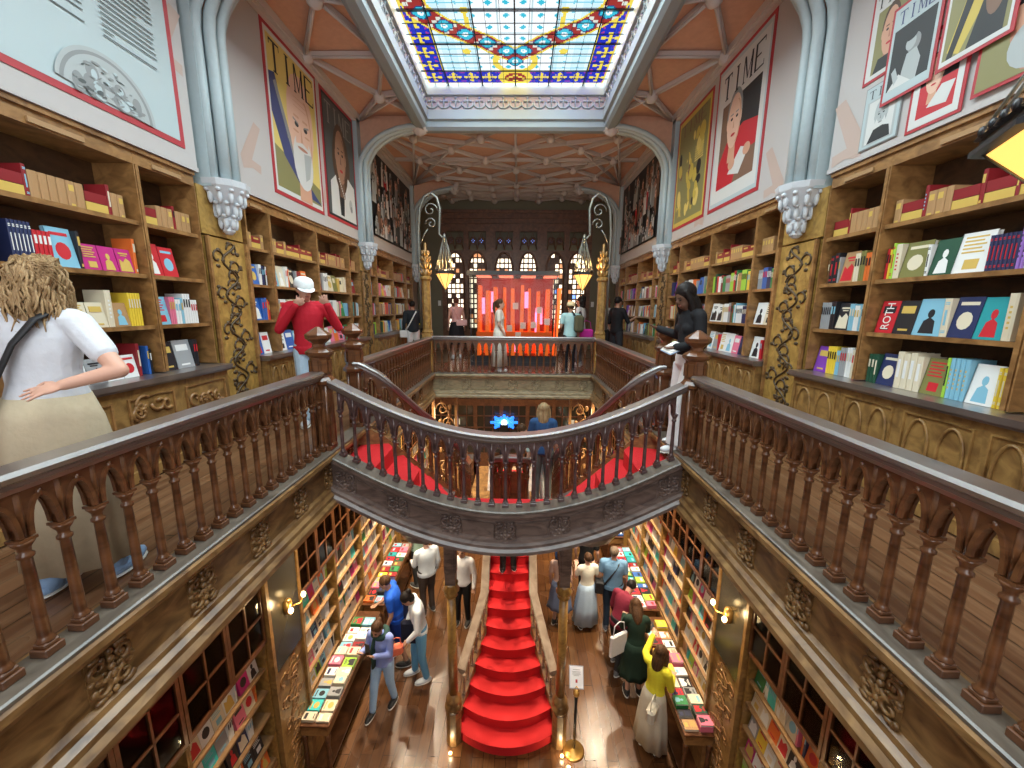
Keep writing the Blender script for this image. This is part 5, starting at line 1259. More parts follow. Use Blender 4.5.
f.done('portrait'); f.title('TIME', .05, .95, .76, .95, BLK)
f = Flat('magazine cover poster of a woman with grey locks and white jacket, left wall', -1, 7.10, 8.28, 7.84, 9.72, bw=.05)
f.rect(0, 0, 1, 1, BLK); f.rect(.02, .02, .98, .98, DG)
f.title('TIME', .06, .94, .78, .95, GRY)
f.ell(.52, .52, .30, .28, HAR); f.lay([(.10, .02), (.98, .02), (.95, .36), (.70, .42), (.35, .40), (.12, .30)], WHT); f.lay([(.35, .40), (.60, .40), (.52, .04), (.40, .04)], BLK)
face(f, .50, .56, .17, pc('skin_mid', (.36, .20, .13)), SKD, HAR, None, 1.05, 1)
for i in range(9): f.ell(.40+.02*i, .36-.018*i, .014, .009, WHT)
f.ell(.78, .18, .06, .05, LGR); f.ell(.80, .14, .04, .03, GRY); f.done('portrait')
# middle right
f = Flat('magazine cover poster of a man in red reading at a desk, right wall', 1, 5.50, 6.78, 7.84, 9.74, bw=.05)
f.rect(0, 0, 1, 1, PAL); f.rect(.03, .03, .97, .97, WHT); f.rect(.14, .12, .90, .72, MID); f.rect(.55, .40, .90, .72, BLK)
f.lay([(.14, .12), (.50, .12), (.62, .30), (.90, .30), (.90, .46), (.62, .50), (.30, .44), (.14, .30)], REDP)
face(f, .42, .56, .14, SKL, SKN, GRY); f.lay([(.38, .20), (.62, .16), (.78, .30), (.62, .34)], WHT); f.ell(.45, .26, .07, .04, SKN); f.ell(.74, .30, .07, .04, SKN)
f.done('portrait'); f.title('TIME', .10, .92, .76, .93, BLK)
f = Flat('golden poster of crowded silhouettes beside the second capital, right wall', 1, 7.02, 8.28, 7.84, 9.66, bw=.05)
f.rect(0, 0, 1, 1, GLD); f.rect(.04, .04, .96, .96, OLV); rr = random.Random(9)
for i in range(46):
    u, v = rr.uniform(.12, .88), rr.uniform(.08, .80); f.ell(u, v, rr.uniform(.03, .10), rr.uniform(.03, .08), rr.choice((GLD, YEL, BLK, MID, OLV, GLD)), rot=rr.uniform(0, 3))
for i in range(7): f.rect(.62, .52+.02*i, .88, .53+.02*i, YEL)
f.done('portrait'); f.title('TIME', .10, .90, .84, .95, MID)
# far bays: big crowd photographs
for s, w in ((-1, 'left'), (1, 'right')):
    f = Flat(f'large dark photograph of a crowd of people, far {w} wall', s, 9.15, 12.35, 7.88, 9.62, bw=.02, border=BLK, name='photo_mural'); f.rect(0, 0, 1, 1, BLK); rr = random.Random(20+s)
    for i in range(84):
        u, v = rr.uniform(.01, .97), 1-((i/84)**.9)*.96; r_ = rr.uniform(.018, .030); sk = rr.choice((LGR, SKN, WHT, GRY, SKL, SKS))
        bd = rr.choice((LGR, DG, WHT, GRY, MID, REDP if rr.random() < .4 else GRY)); f.lay([(u-r_*1.5, v-.30), (u+r_*1.5, v-.30), (u+r_*1.2, v-.06), (u-r_*1.2, v-.06)], bd)
        f.ell(u, v-.01, r_*1.05, .062, rr.choice((BLK, DG, MID)), n=8); f.ell(u, v-.035, r_*.8, .050, sk, n=8); f.ell(u+r_*.35, v-.04, r_*.4, .035, GRY if sk in (LGR, WHT) else SKS, n=7); [f.rect(u+q*r_*.35-r_*.15, v-.032, u+q*r_*.35+r_*.15, v-.022, BLK) for q in (-1, 1)]; f.rect(u-r_*.25, v-.066, u+r_*.25, v-.060, BLK)
    f.done('crowd')
# near right: overlapping covers
def cover(label, ya, yb, za, zb, lift, fn, title=('TIME', .06, .94, .80, .94, BLK), border=RED, bw=.022, paper=WHT):
    f = Flat(label, 1, ya, yb, za, zb, lift, bw=bw, border=border); f.rect(0, 0, 1, 1, paper)
    fn(f); f.done('portrait')
    if title: f.title(*title)
def c1(f): f.rect(.14, .05, .96, .76, OLV); face(f, .52, .46, .20, SKN, SKS, HAR); f.lay([(.2, .05), (.8, .05), (.7, .2), (.3, .2)], BLK)
cover('magazine cover of a dark-haired man, upper left of the collage on the right wall', 3.60, 3.96, 8.24, 8.90, .0, c1)
def c2(f):
    f.rect(.06, .10, .94, .76, BLK); f.ell(.55, .50, .14, .10, GRY); f.lay([(.35, .10), (.70, .10), (.74, .30), (.62, .44), (.42, .42), (.36, .25)], LGR); f.ell(.48, .52, .11, .075, LGR); f.ell(.46, .60, .14, .05, BLK)
    f.lay([(.08, .10), (.60, .10), (.30, .24)], WHT); f.lay([(.12, .30), (.22, .14), (.30, .20), (.2, .34)], LGR)
cover('black and white cover of a person writing, in front in the right wall collage', 3.32, 3.70, 7.97, 8.62, .03, c2, title=('TIME', .10, .92, .80, .95, NVY), border=RED, paper=PAL)
def c3(f):
    f.rect(.04, .04, .96, .96, OLV); f.ell(.6, .9, .2, .16, GLD); f.lay([(.1, .1), (.3, .04), (.7, .5), (.6, .7), (.3, .5)], GLD); f.lay([(.4, .04), (.9, .04), (.9, .8), (.7, .7)], BLK); f.lay([(.1, .04), (.2, .04), (.5, .6), (.35, .6)], BLK); f.ell(.72, .4, .14, .2, MID); f.ell(.86, .4, .03, .04, LGR)
cover('olive and gold cover at the top of the right wall collage', 2.82, 3.24, 7.98, 8.75, .045, c3, title=None)
def c4(f): f.rect(.14, .10, .88, .86, REDP); f.rect(.14, .50, .88, .86, BLK); face(f, .42, .58, .17, SKL, SKN, SKS); f.lay([(.35, .2), (.75, .16), (.86, .4), (.6, .42)], WHT)
cover('cover of a reader in red, low in the right wall collage', 3.08, 3.44, 7.66, 8.20, .012, c4, title=None)
def c5(f): f.rect(.08, .04, .92, .76, LGR); f.rect(.14, .06, .86, .74, WHT); face(f, .52, .46, .17, LGR, GRY, LGR, WHT); f.lay([(.22, .06), (.84, .06), (.78, .24), (.6, .28), (.36, .26)], BLK)
cover('small grey cover of a bearded man in a dark suit, lowest left in the collage', 3.55, 3.90, 7.68, 8.16, .006, c5, title=('TIME', .08, .94, .80, .94, DG), border=GRY, bw=.008, paper=PAL)
def c6(f): f.rect(.0, .0, 1, 1, OLV); f.ell(.70, .55, .42, .60, SKS); f.ell(.62, .60, .30, .42, SKN); f.ell(.58, .25, .28, .22, LGR); f.rect(.05, .62, .42, .80, BLK); [f.rect(.1+.02*i, .70-.05*i, .34, .73-.05*i, WHT) for i in range(2)]; f.ell(.6, .66, .08, .03, BLK); f.ell(.82, .66, .08, .03, BLK)
cover('brownish cover with a large wrinkled face beside the near lantern', 2.48, 2.98, 7.70, 8.34, .02, c6, title=None)
def c7(f): f.rect(.08, .08, .92, .92, MID); face(f, .5, .5, .2, SKN, SKS, BLK)
cover('partly hidden pink cover behind the olive one in the collage', 3.30, 3.56, 8.30, 9.0, .002, c7, title=None)
# ------------------------------------------------------------------ ground floor cases under the galleries
GF = 2.78; GB = GF+.30
LIT = wood('lit_shelf_wood', (.22, .12, .052), (.38, .23, .105), .42, (4, 4, 6))  # paler copy of the case wood, shelf lighting put into its colour
SG = (.90, 1.22, 1.55, 1.87, 2.18)
rg = random.Random(11)
def ground_case(s, ya, yb, place):
    t = thing('shop_bookcase', f'ground floor wall bookcase with open shelves, {place}', 'bookcase', (s*GF, (ya+yb)/2, 0)); O = Vector(t.location)
    def bx(b, x0, x1, y0, y1, z0, z1): b.b2(s*x0-O.x, s*x1-O.x, y0-O.y, y1-O.y, z0-O.z, z1-O.z)
    b = MB(); bx(b, GB, GB+.03, ya+.001, yb-.001, .01, 2.48); b.build('back_panel', [LIT], t)
    for y, d in ((ya, .012), (yb, -.012)):
        b = MB(); bx(b, GF-.02, GB-.002, y+d-.010, y+d+.010, .01, 2.47); b.build('upright', [GILTW], t)
    for z in SG:
        b = MB(); bx(b, GF, GB-.002, ya+.024, yb-.024, z-.03, z-.002); b.build('shelf', [LIT], t)
    b = MB(); bx(b, GF-.01, GB-.01, ya+.024, yb-.024, .01, .84); b.build('plinth', [CASE], t)
    c = thing('glazed_cabinet', f'dark wooden glazed wall cabinet, {place}', 'cabinet', (s*GF, (ya+yb)/2, 2.50)); O = Vector(c.location)
    b = MB(); bx(b, GB-.06, GB+.03, ya+.002, yb-.002, 2.50, 3.95); bx(b, GF, GB-.06, ya+.002, ya+.03, 2.5, 3.95); bx(b, GF, GB-.06, yb-.03, yb-.002, 2.5, 3.95); bx(b, GF, GB-.06, ya+.03, yb-.03, 2.50, 2.54); b.build('carcass', [DARK], c)
    m = (ya+yb)/2
    for (p, q) in ((ya+.004, m-.002), (m+.002, yb-.004)):
        b = MB(); fr = .035
        bx(b, GF-.045, GF-.012, p, p+fr, 2.51, 3.9); bx(b, GF-.045, GF-.012, q-fr, q, 2.51, 3.9); bx(b, GF-.045, GF-.012, p+fr, q-fr, 2.51, 2.56); bx(b, GF-.045, GF-.012, p+fr, q-fr, 3.85, 3.9)
        bx(b, GF-.042, GF-.015, (p+q)/2-.010, (p+q)/2+.010, 2.56, 3.85)
        for z in (2.88, 3.20, 3.52): bx(b, GF-.042, GF-.015, p+fr, q-fr, z-.010, z+.010)
        d = b.build('door', [DARK], c)
        b = MB(); bx(b, GF-.028, GF-.024, p+fr, q-fr, 2.56, 3.85); b.build('glass_pane', [GLASSW], d)
    rr = rg
    for k in range(2):      # dim rows of old volumes behind the panes
        for lv in (2.0, 2.37, 2.72):
            b = MB(); y = ya+.05; cc = []
    for i, z in enumerate(SG):
        if yb < 1.5: continue
        row(s, s*(GF+.01), ya+.026, yb-.026, z, .29, None, (('bottom', 'lower', 'middle', 'upper', 'top')[i], place), rg)
    for z in (2.542, 2.89, 3.21):
        if place.split(',')[-1].strip() in ('farthest',): continue
        rowg(s, ya+.05, yb-.05, z, place)
GLASSW = bpy.data.materials.new('clear_glass'); GLASSW.use_nodes = True
_n = GLASSW.node_tree; _n.nodes.clear(); _t = _n.nodes.new('ShaderNodeBsdfTransparent'); _t.inputs[0].default_value = (.72, .74, .72, 1); _g = _n.nodes.new('ShaderNodeBsdfGlossy'); _g.inputs['Roughness'].default_value = .05; _m = _n.nodes.new('ShaderNodeMixShader'); _f = _n.nodes.new('ShaderNodeFresnel'); _f.inputs[0].default_value = 1.25; _n.links.new(_f.outputs[0], _m.inputs[0]); _o = _n.nodes.new('ShaderNodeOutputMaterial')
_n.links.new(_t.outputs[0], _m.inputs[1]); _n.links.new(_g.outputs[0], _m.inputs[2]); _n.links.new(_m.outputs[0], _o.inputs[0])
def rowg(s, ya, yb, z, place):
    y = ya; n = 0
    while y < yb-.06:
        w = rg.choice((.05, .06, .14)); n += 1
        if y+w > yb: break
        spec('s' if w < .1 else 'f', rg.choice(('tan', 'brown', 'darkred', 'cream', 'grey', 'red', 'gold')), 'gold', 3, (s*(GF+.05), y+w/2, z), pi/2 if s < 0 else -pi/2, (w-.004, .14, rg.uniform(.2, .28)), 0, ('cabinet', place), w*.1*.3)
        y += w+rg.choice((0, 0, .03, .08))
for s in (-1, 1):
    w = 'left' if s < 0 else 'right'
    i = 0
    for y0, y1, n, nm in ((.6, 3.92, 3, 'near bay'), (4.62, 8.80, 4, 'middle bay'), (9.3, 12.5, 3, 'far bay')):
        for k in range(n):
            a = y0+(y1-y0)*k/n; ground_case(s, a, a+(y1-y0)/n, f"{w} side {nm}, {['nearest', 'second', 'third', 'fourth'][k]}")
    for (ya, yb, nm) in ((3.93, 4.61, 'near'), (8.81, 9.29, 'far')):
        t = thing('carved_pier', f'carved wooden pier between ground floor bookcases, {nm} one on the {w}', 'pier', (s*(GF-.05), (ya+yb)/2, 0)); hw = (yb-ya)/2-.002
        b = MB(); b.b2(0, s*.38, -hw, hw, 0, 3.95); b.b2(-s*.03, 0, -hw, -hw+.05, 0, 3.6); b.b2(-s*.03, 0, hw-.05, hw, 0, 3.6); b.build('shaft', [PANEL if nm == 'near' else GILTW], t)
        b = MB(); vine(b, None, s, .2, 1.9, hw*.85); o = b.build('carved_foliage', [CASE], t)
        b = MB(); b.b2(-s*.02, 0, -hw+.06, hw-.06, 2.0, 3.5); b.build('upper_panel', [plain('smoky_panel', (.05, .045, .03), .2)], t)
        sc = thing('wall_sconce', f'small twin-bulb brass wall lamp on the {nm} {w} pier', 'lamp', (s*(GF-.13), (ya+yb)/2, 2.68))
        b = MB(); b.lathe([(.05, -.08), (.06, 0), (.05, .08)], (s*.04, 0, 0), 10); b.tube([(0, 0, 0), (-s*.06, -.10, -.03), (-s*.09, -.14, .03)], .010, 6); b.tube([(0, 0, 0), (-s*.06, .10, -.03), (-s*.09, .14, .03)], .010, 6); b.build('bracket', [GILT], sc)
        for q in (-1, 1):
            b = MB(); b.sphere((-s*.09, q*.14, .06), (.028, .028, .038), 10, 7); b.build('bulb', [WARMB], sc)
        bulb((s*(GF-.30), (ya+yb)/2, 2.68), 7, (1, .68, .32), .05)
# display tables along the cases, with books lying on them
def table(s, ya, yb, w, nm, rr):
    t = thing('display_table', f'long dark wooden display table covered with books, {nm} on the {w}', 'table', (s*2.545, (ya+yb)/2, 0)); L = (yb-ya)/2
    b = MB(); b.box((0, 0, .835), (.42, 2*L, .03), 0, .006); b.box((0, 0, .81), (.38, 2*L-.04, .02)); b.build('table_top', [DARK], t)
    b = MB(); b.b2(-.18, .18, -L+.03, L-.03, .66, .80); b.b2(s*.08, s*.17, -L+.08, L-.08, .08, .66); b.build('apron', [CASE], t)
    n = max(2, int((yb-ya)/1.1)+1)
    for i in range(n):
        y = -L+.06+(2*L-.12)*i/(n-1)
        for q in (-1, 1):
            b = MB(); b.lathe([(.03, 0), (.035, .05), (.02, .10), (.035, .30), (.025, .45), (.04, .60), (.04, .66)], (q*.155, y, 0), 8); b.build('leg', [DARK], t)
    b = MB(); b.b2(-.17, .17, -L+.04, L-.04, .10, .13); b.build('stretcher', [DARK], t)
    y = ya+.04; k = 0
    while y < yb-.22:
        wd = rr.uniform(.13, .19)
        for j, xx in enumerate((2.345, 2.545)):
            k += 1; cnt = rr.choice((1, 1, 2, 3)) if y < 7 else 1
            hgt = rr.uniform(.165, .185); zz = .851; c = rr.choice(ALLC+['white', 'cream', 'turquoise', 'white', 'lightblue', 'red', 'pink']); c2 = rr.choice(('white', 'black', 'red', 'gold', 'lightblue'))
            for q in range(cnt):
                d = rr.uniform(.02, .04); zz += d+.001
                spec('f', c, c2 if c2 != c else 'navy', rr.choice((1, 2, 3, 4, 5)), (s*(xx+.01), y+wd/2, zz-.0005), pi/2 if s < 0 else -pi/2, (wd-.012, d, hgt), -pi/2, ('table'+('aisle' if j == 0 else 'wall'), f'{nm} {w} display table', k, q, cnt), wd*hgt*(1 if q == cnt-1 else .15))
        y += wd+.012
rt = random.Random(31)
for s in (-1, 1):
    w = 'left' if s < 0 else 'right'
    table(s, 4.30, 6.35, w, 'nearest', rt); table(s, 6.50, 8.55, w, 'second', rt); table(s, 8.9, 11.0, w, 'third', rt)
# ------------------------------------------------------------------ far end, gallery level: wooden screen with lancet windows
PANE = plain('window_daylight_pane', (.9, .85, .75), .3, emit=(1.0, .84, .62), es=1.7)
PANEB = plain('window_blue_pane', (.2, .35, .9), .3, emit=(.20, .36, 1.0), es=1.5)
PANEO = plain('window_amber_pane', (.8, .4, .2), .3, emit=(1.0, .42, .18), es=.7)
SCR = wood('screen_wood', (.10, .040, .020), (.22, .095, .045), .4, (4, 4, 4))
scr = thing('window_3', 'dark gothic wooden window screen with lit lancet panes at the rear wall', 'window', (0, 14.6, G)); scr['kind'] = 'structure'
LX = (-2.14, -1.36, -.42, .42, 1.36, 2.14); hw = .30
def lancet(w_, zb, zs, zt, n=7):
    return [(-w_, zb), (w_, zb), (w_, zs)]+[(w_*cos(u/n*pi/2)**1.0, zs+(zt-zs)*sin(u/n*pi/2)) for u in range(1, n)]+[(0, zt)]+[(-w_*cos(u/n*pi/2), zs+(zt-zs)*sin(u/n*pi/2)) for u in range(n-1, 0, -1)]+[(-w_, zs)]
b = MB(); e = [-2.62]+[(a+c)/2 for a, c in zip(LX, LX[1:])]+[2.62]
for i, x in enumerate(LX):     # solid panels round every lancet
    pl = lancet(hw, .7, 2.75, 3.35); o_ = [(e[i]-x, .0), (e[i+1]-x, .0), (e[i+1]-x, 4.45), (e[i]-x, 4.45)]
    L_ = [p for p in pl]
    # left strip, right strip, below, above (fan)
    b.b2(e[i], x-hw, -.04, .04, 0, 4.45); b.b2(x+hw, e[i+1], -.04, .04, 0, 4.45); b.b2(x-hw, x+hw, -.04, .04, 0, .7)
    top = [q for q in pl if q[1] >= 2.75]; top.sort(key=lambda q: q[0]); P = top+[(hw, 3.42), (-hw, 3.42)]
    b.extr(P, (x, -.04, 0), (1, 0, 0), (0, 0, 1), (0, .08, 0)); b.b2(x-hw, x+hw, -.04, .04, 4.05, 4.45)
recalc(b.build('screen_panel', [SCR], scr))
for i, x in enumerate(LX):
    b = MB(); cols = 4; z = .72; k = 0; rr = random.Random(i)
    for r_ in range(15):
        for c_ in range(cols):
            x0 = x-hw+2*hw*c_/cols; x1 = x0+2*hw/cols; z0 = .72+r_*.175; z1 = z0+.175
            b.mat(2 if rr.random() < .05 else (3 if rr.random() < .28 else (1 if rr.random() < .02 else 0))); b.b2(x0+.015, x1-.015, .015, .02, z0+.015, z1-.015)
    b.build('window_panes', [PANE, PANEB, PANEO, SCR], scr)
    b = MB()
    for c_ in range(cols+1): xx = x-hw+2*hw*c_/cols; b.b2(xx-.022, xx+.022, .0, .014, .7, 3.35)
    for r_ in range(16): z = .72+r_*.175; b.b2(x-hw, x+hw, .0, .014, z-.024, z+.024)
    b.build('muntins', [SCR], scr)
    b = MB(); pl = lancet(hw, .7, 2.75, 3.35); b.tube([(x+p[0], -.05, p[1]) for p in pl], .035, 6, closed=True); b.build('lancet_moulding', [SCR], scr)
    b = MB()
    for q in (-1, 1):   # quatrefoil tracery above every lancet
        cx = x+q*hw*.48
        for k in range(4): a = k*pi/2+pi/4; b.tube([(cx+.055*cos(a)+.07*cos(u*pi/5), -.03, 3.74+.055*sin(a)+.07*sin(u*pi/5)) for u in range(10)], .018, 5, closed=True)
        b.tube([(cx-.15, -.03, 3.45), (cx, -.03, 4.02), (cx+.15, -.03, 3.45)], .02, 5)
    b.build('tracery', [SCR], scr)
    b = MB()
    for q in (-1, 1): b.mat(0); b.lathe([(.06, 0), (.06, .01)], (x+q*hw*.48, .02, 3.74), 10, M=Matrix.Rotation(pi/2, 3, 'X'))
    b.build('quatrefoil_glass', [PANEB if i in (1, 2, 3) else plain('dim_blue_glass', (.1, .12, .2), .2, emit=(.1, .14, .3), es=.3)], scr)
b = MB(); b.b2(-2.62, 2.62, -.16, .05, 4.45, 4.62); b.b2(-2.62, 2.62, -.22, .05, 4.62, 4.72); b.b2(-2.62, 2.62, -.10, .05, 4.30, 4.45); b.build('beam', [SCR], scr)
b = MB(); b.b2(-3.5, -2.62, -.05, .05, 0, CEIL-G); b.b2(2.62, 3.5, -.05, .05, 0, CEIL-G); b.b2(-2.62, 2.62, -.05, .05, 4.72, CEIL-G); b.build('olive_surround', [OLIVE], scr)
# glowing orange display
ORG = plain('orange_acrylic', (.95, .20, .03), .35, emit=(1, .16, .02), es=.75); ORD_ = plain('orange_panel', (.90, .17, .03), .4, emit=(1, .14, .02), es=.35); PNK = plain('pink_light', (1, .3, .5), .3, emit=(1, .25, .5), es=2.2); LBL = plain('card_white_glow', (.9, .8, .75), .5, emit=(1, .6, .5), es=.35)  # the cards' faint emission replaces light falling on them
t = thing('display_case', 'glass display case filled with glowing orange vertical fins on the far gallery', 'display case', (0, 10.45, G))
b = MB(); b.b2(-1.1, 1.06, -.35, .35, 0, .10); b.b2(-1.06, 1.02, -.33, .33, .10, .26); b.build('base', [BLACKM], t)
b = MB(); b.b2(-1.18, 1.10, -.40, .40, 2.24, 2.34); b.build('canopy', [BLACKM], t)
for q in range(4):
    b = MB(); b.b2(-.95+q*.56, -.60+q*.56, -.30, .30, 2.215, 2.235); b.build('red_light', [plain('red_strip', (1, .3, .2), .4, emit=(1, .22, .12), es=1.8)], t)
rr = random.Random(2)
for q in range(10):
    x = -.90+q*.215; h = rr.uniform(1.6, 1.75); ln = rr.uniform(-.03, .03)+(.12 if q == 9 else 0); w_ = rr.uniform(.035, .06)
    b = MB(); b.extr([(-w_, 0), (w_, 0), (w_*.8+ln, h), (-w_*.8+ln, h)], (x, -.30, .26), (1, 0, 0), (0, 0, 1), (0, .55, 0)); b.build('orange_fin', [ORG], t)
b = MB(); b.b2(-1.0, 1.0, .31, .33, .26, 2.2); b.build('red_backdrop', [plain('display_backdrop', (.30, .05, .03), .5)], t)
b = MB(); b.b2(-.95, 1.0, .26, .30, .26, .85); b.build('orange_back', [ORD_], t)
b = MB(); b.b2(-.95, .95, -.31, -.30, .62, .86); b.build('orange_band', [ORD_], t)
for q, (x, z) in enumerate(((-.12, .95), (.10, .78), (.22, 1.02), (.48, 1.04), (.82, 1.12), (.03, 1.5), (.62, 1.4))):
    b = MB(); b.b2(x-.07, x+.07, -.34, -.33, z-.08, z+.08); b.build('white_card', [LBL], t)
for q, (x, z, w_, h) in enumerate(((-.55, 1.6, .04, .25), (.30, 1.65, .05, .2), (.62, 1.25, .09, .2), (.55, 1.05, .03, .3), (-.78, 1.5, .04, .2), (0, .45, .06, .1), (.2, .42, .05, .1))):
    b = MB(); b.b2(x-w_, x+w_, -.20, -.19, z-h, z+h); b.build('pink_panel', [PNK], t)
for x in (-1.08, 1.04):
    for y in (-.36, .36): b = MB(); b.b2(x-.012, x+.012, y-.012, y+.012, .10, 2.24); b.build('corner_post', [BLACKM], t)
b = MB(); b.b2(-1.08, 1.04, -.362, -.358, .26, 2.24); b.build('front_glass', [GLASSW], t)
bulb((0, 10.0, G+2.05), 5, (1, .45, .25), .2, 'display_bulb')
# small things on the far gallery
t = thing('floor_sign', 'small black sign stand with a yellow notice beside the left far wall', 'sign', (-2.55, 11.2, G))
b = MB(); b.lathe([(.16, 0), (.16, .02), (.02, .03), (.02, .95)], n=12); b.build('stand', [BLACKM], t)
b = MB(); b.box((0, -.03, 1.15), (.26, .02, .36)); b.build('notice_frame', [BLACKM], t)
b = MB(); b.box((0, -.045, 1.05), (.22, .01, .15)); b.build('yellow_notice', [plain('notice_yellow', (.85, .65, .05), .5)], t)
for s, w in ((-1, 'left'), (1, 'right')):
    t = tag(None or MB().b2(-.05, .05, -.02, 0, -.09, .09).build('wall_notice', [PAPER], None, (s*2.72, 14.54, G+1.6)), f'small white notice on the olive wall at the {w} of the window screen', 'sign')
# ------------------------------------------------------------------ far end, ground floor
sc2 = thing('window_4', 'dark wooden glazed partition with doors at the rear of the ground floor', 'window', (0, 14.4, 0)); sc2['kind'] = 'structure'
b = MB()
for i in range(8):
    x = -3.4+i*.97; b.b2(x-.07, x+.07, -.05, .05, 0, 4.2)
b.b2(-3.5, 3.5, -.05, .05, 0, .9); b.b2(-3.5, 3.5, -.06, .06, 2.75, 3.0); b.b2(-3.5, 3.5, -.05, .05, 3.7, 4.6)
for i in range(7):
    x = -3.4+i*.97
    for q in (1, 2): b.b2(x+q*.323-.018, x+q*.323+.018, -.03, .03, .9, 3.7)
    for z in (1.4, 1.9, 2.35): b.b2(x, x+.97, -.03, .03, z-.018, z+.018)
b.build('frame', [SCR], sc2)
rr = random.Random(8)
for i in range(7):
    x = -3.4+i*.97; b = MB(); b.b2(x+.07, x+.90, .04, .05, .9, 3.7); b.build('glass', [GLASSD], sc2)
    for q in range(2): 
        if rr.random() < .6: u = x+.15+rr.random()*.5; z = rr.choice((1.5, 2.0, 2.5)); b = MB(); b.b2(u, u+.22, .02, .03, z, z+.22); b.build('lit_pane', [plain('dim_lit_pane', (.6, .55, .45), .4, emit=(.8, .7, .5), es=.35)], sc2)
t = thing('light_sculpture', 'glowing blue starburst light behind the rear ground floor partition', 'lamp', (-.38, 14.15, 2.17))
BLU = plain('blue_light', (.05, .3, 1), .3, emit=(.02, .22, 1.0), es=1.3); 
b = MB(); b.sphere((0, 0, 0), .11, 10, 7); b.build('white_core', [plain('star_core', (.8, .95, 1), .3, emit=(.75, .93, 1), es=6)], t)
for k in range(16):
    a = k*pi/8; l = .36 if k % 2 == 0 else .27; b = MB(); b.tube([(.1*cos(a), .02, .1*sin(a)), (l*1.4*cos(a), .02, l*.8*sin(a))], [.05, .055], 5); b.build('ray', [BLU], t)
b = MB(); b.box((0, 0, -1.1), (.30, .30, 2.1)); b.build('stand', [BLACKM], t)
b = MB(); b.lathe([(.02, -.30), (.05, -.12), (.08, -.1), (.08, .14), (.0, .3)], (.0, -.22, -.98), 8); b.build('blue_reflection', [BLU], t)  # glowing shape standing in for a blue reflection
# pierced bronze lattice screens under the far gallery corners, and doors with amber light
for s, w in ((-1, 'left'), (1, 'right')):
    t = thing('lattice_screen', f'pierced gilded scroll screen under the far gallery on the {w}', 'screen', (s*1.62, 9.2, 0))
    b = MB(); b.b2(-.30, -.24, -.04, .04, 0, 4.32); b.b2(.24, .30, -.04, .04, 0, 4.32); b.b2(-.24, .24, -.04, .04, 0, .9); b.b2(-.24, .24, -.03, .03, 4.2, 4.32); b.build('frame', [CASE], t)
    b = MB()
    for i in range(9):
        z = 1.05+i*.36; sg = 1 if i % 2 else -1
        b.tube([(sg*.06+(.15-.008*j)*cos(j*.55)*sg, 0, z+(.17-.009*j)*sin(j*.55)) for j in range(16)], .017, 5)
        b.sphere((-sg*.12, 0, z+.05), (.05, .015, .07), 7, 5)
    b.tube([(.1*sin(i*.6), 0, .95+i*.082) for i in range(40)], .016, 5); b.build('scroll_work', [CASE], t)
bulb((-1.7, 9.9, 3.6), 25, (1, .72, .36), .2, 'rear_bulb'); bulb((1.7, 9.9, 3.6), 25, (1, .72, .36), .2, 'rear_bulb'); bulb((0, 12.5, 4.0), 50, (1, .75, .45), .2, 'rear_bulb')
# sign on its stanchion
t = thing('sign_stand', 'brass stanchion with a framed white notice beside the foot of the red stair', 'sign', (.98, 4.72, 0), radians(-4))
b = MB(); b.lathe([(.15, 0), (.15, .012), (.13, .025), (.03, .04), (.025, .06)], n=28); b.build('round_base', [GILT], t)
b = MB(); b.lathe([(.020, .05), (.020, .98)], n=12); b.build('pole', [plain('black_pole', (.02, .02, .02), .25, .5)], t)
b = MB(); b.lathe([(.022, .96), (.045, .98), (.045, 1.02), (.02, 1.04)], n=14); b.tube([(-.04, 0, 1.06), (0, -.01, 1.0), (.04, 0, 1.06), (0, .01, 1.1)], .010, 6, closed=True); b.build('pole_collar', [GILT], t)
b = MB(); a = radians(40); U = Vector((1, 0, 0)); V = Vector((0, sin(a), cos(a))); N_ = Vector((0, -cos(a), sin(a))); o_ = Vector((0, .0, 1.07))
b.extr([(-.10, 0), (.10, 0), (.10, .27), (-.10, .27)], o_-N_*.008, U, V, N_*.012); fr_ = b.build('notice_frame', [plain('silver_frame', (.35, .35, .38), .3, .6)], t)
b = MB(); b.extr([(-.09, .01), (.09, .01), (.09, .26), (-.09, .26)], o_+N_*.005, U, V, N_*.002); b.build('notice_sheet', [plain('notice_white', (.86, .88, .92), .5)], fr_)
b = MB(); 
for i, (w_, v) in enumerate(((.05, .22), (.06, .195), (.055, .18), (.06, .165), (.04, .15))): b.extr([(-w_, v), (w_, v), (w_, v+.006), (-w_, v+.006)], o_+N_*.008, U, V, N_*.001)
b.build('notice_text', [plain('notice_text', (.35, .35, .38), .6)], fr_)
b = MB(); b.extr([(-.014, .07), (.014, .07), (.014, .11), (-.014, .11)], o_+N_*.008, U, V, N_*.001); b.build('red_emblem', [RED], fr_)
# floor uplights at the stair foot
for (x, y, l) in ((-.80, 4.64, 'left of the red stair foot'), (.80, 4.64, 'right of the red stair foot'), (.88, 4.50, 'beside the sign stand base')):
    t = thing('floor_light', f'tiny glowing recessed floor light {l}', 'lamp', (x, y, 0)); b = MB(); b.lathe([(.035, 0), (.035, .010), (.025, .014)], n=12); b.build('ring', [GILT], t)
    b = MB(); b.lathe([(.024, .014), (.02, .02)], n=12); b.build('lens', [WARMB], t); bulb((x, y, .10), 1.2, (1, .8, .45), .02, 'floor_bulb')
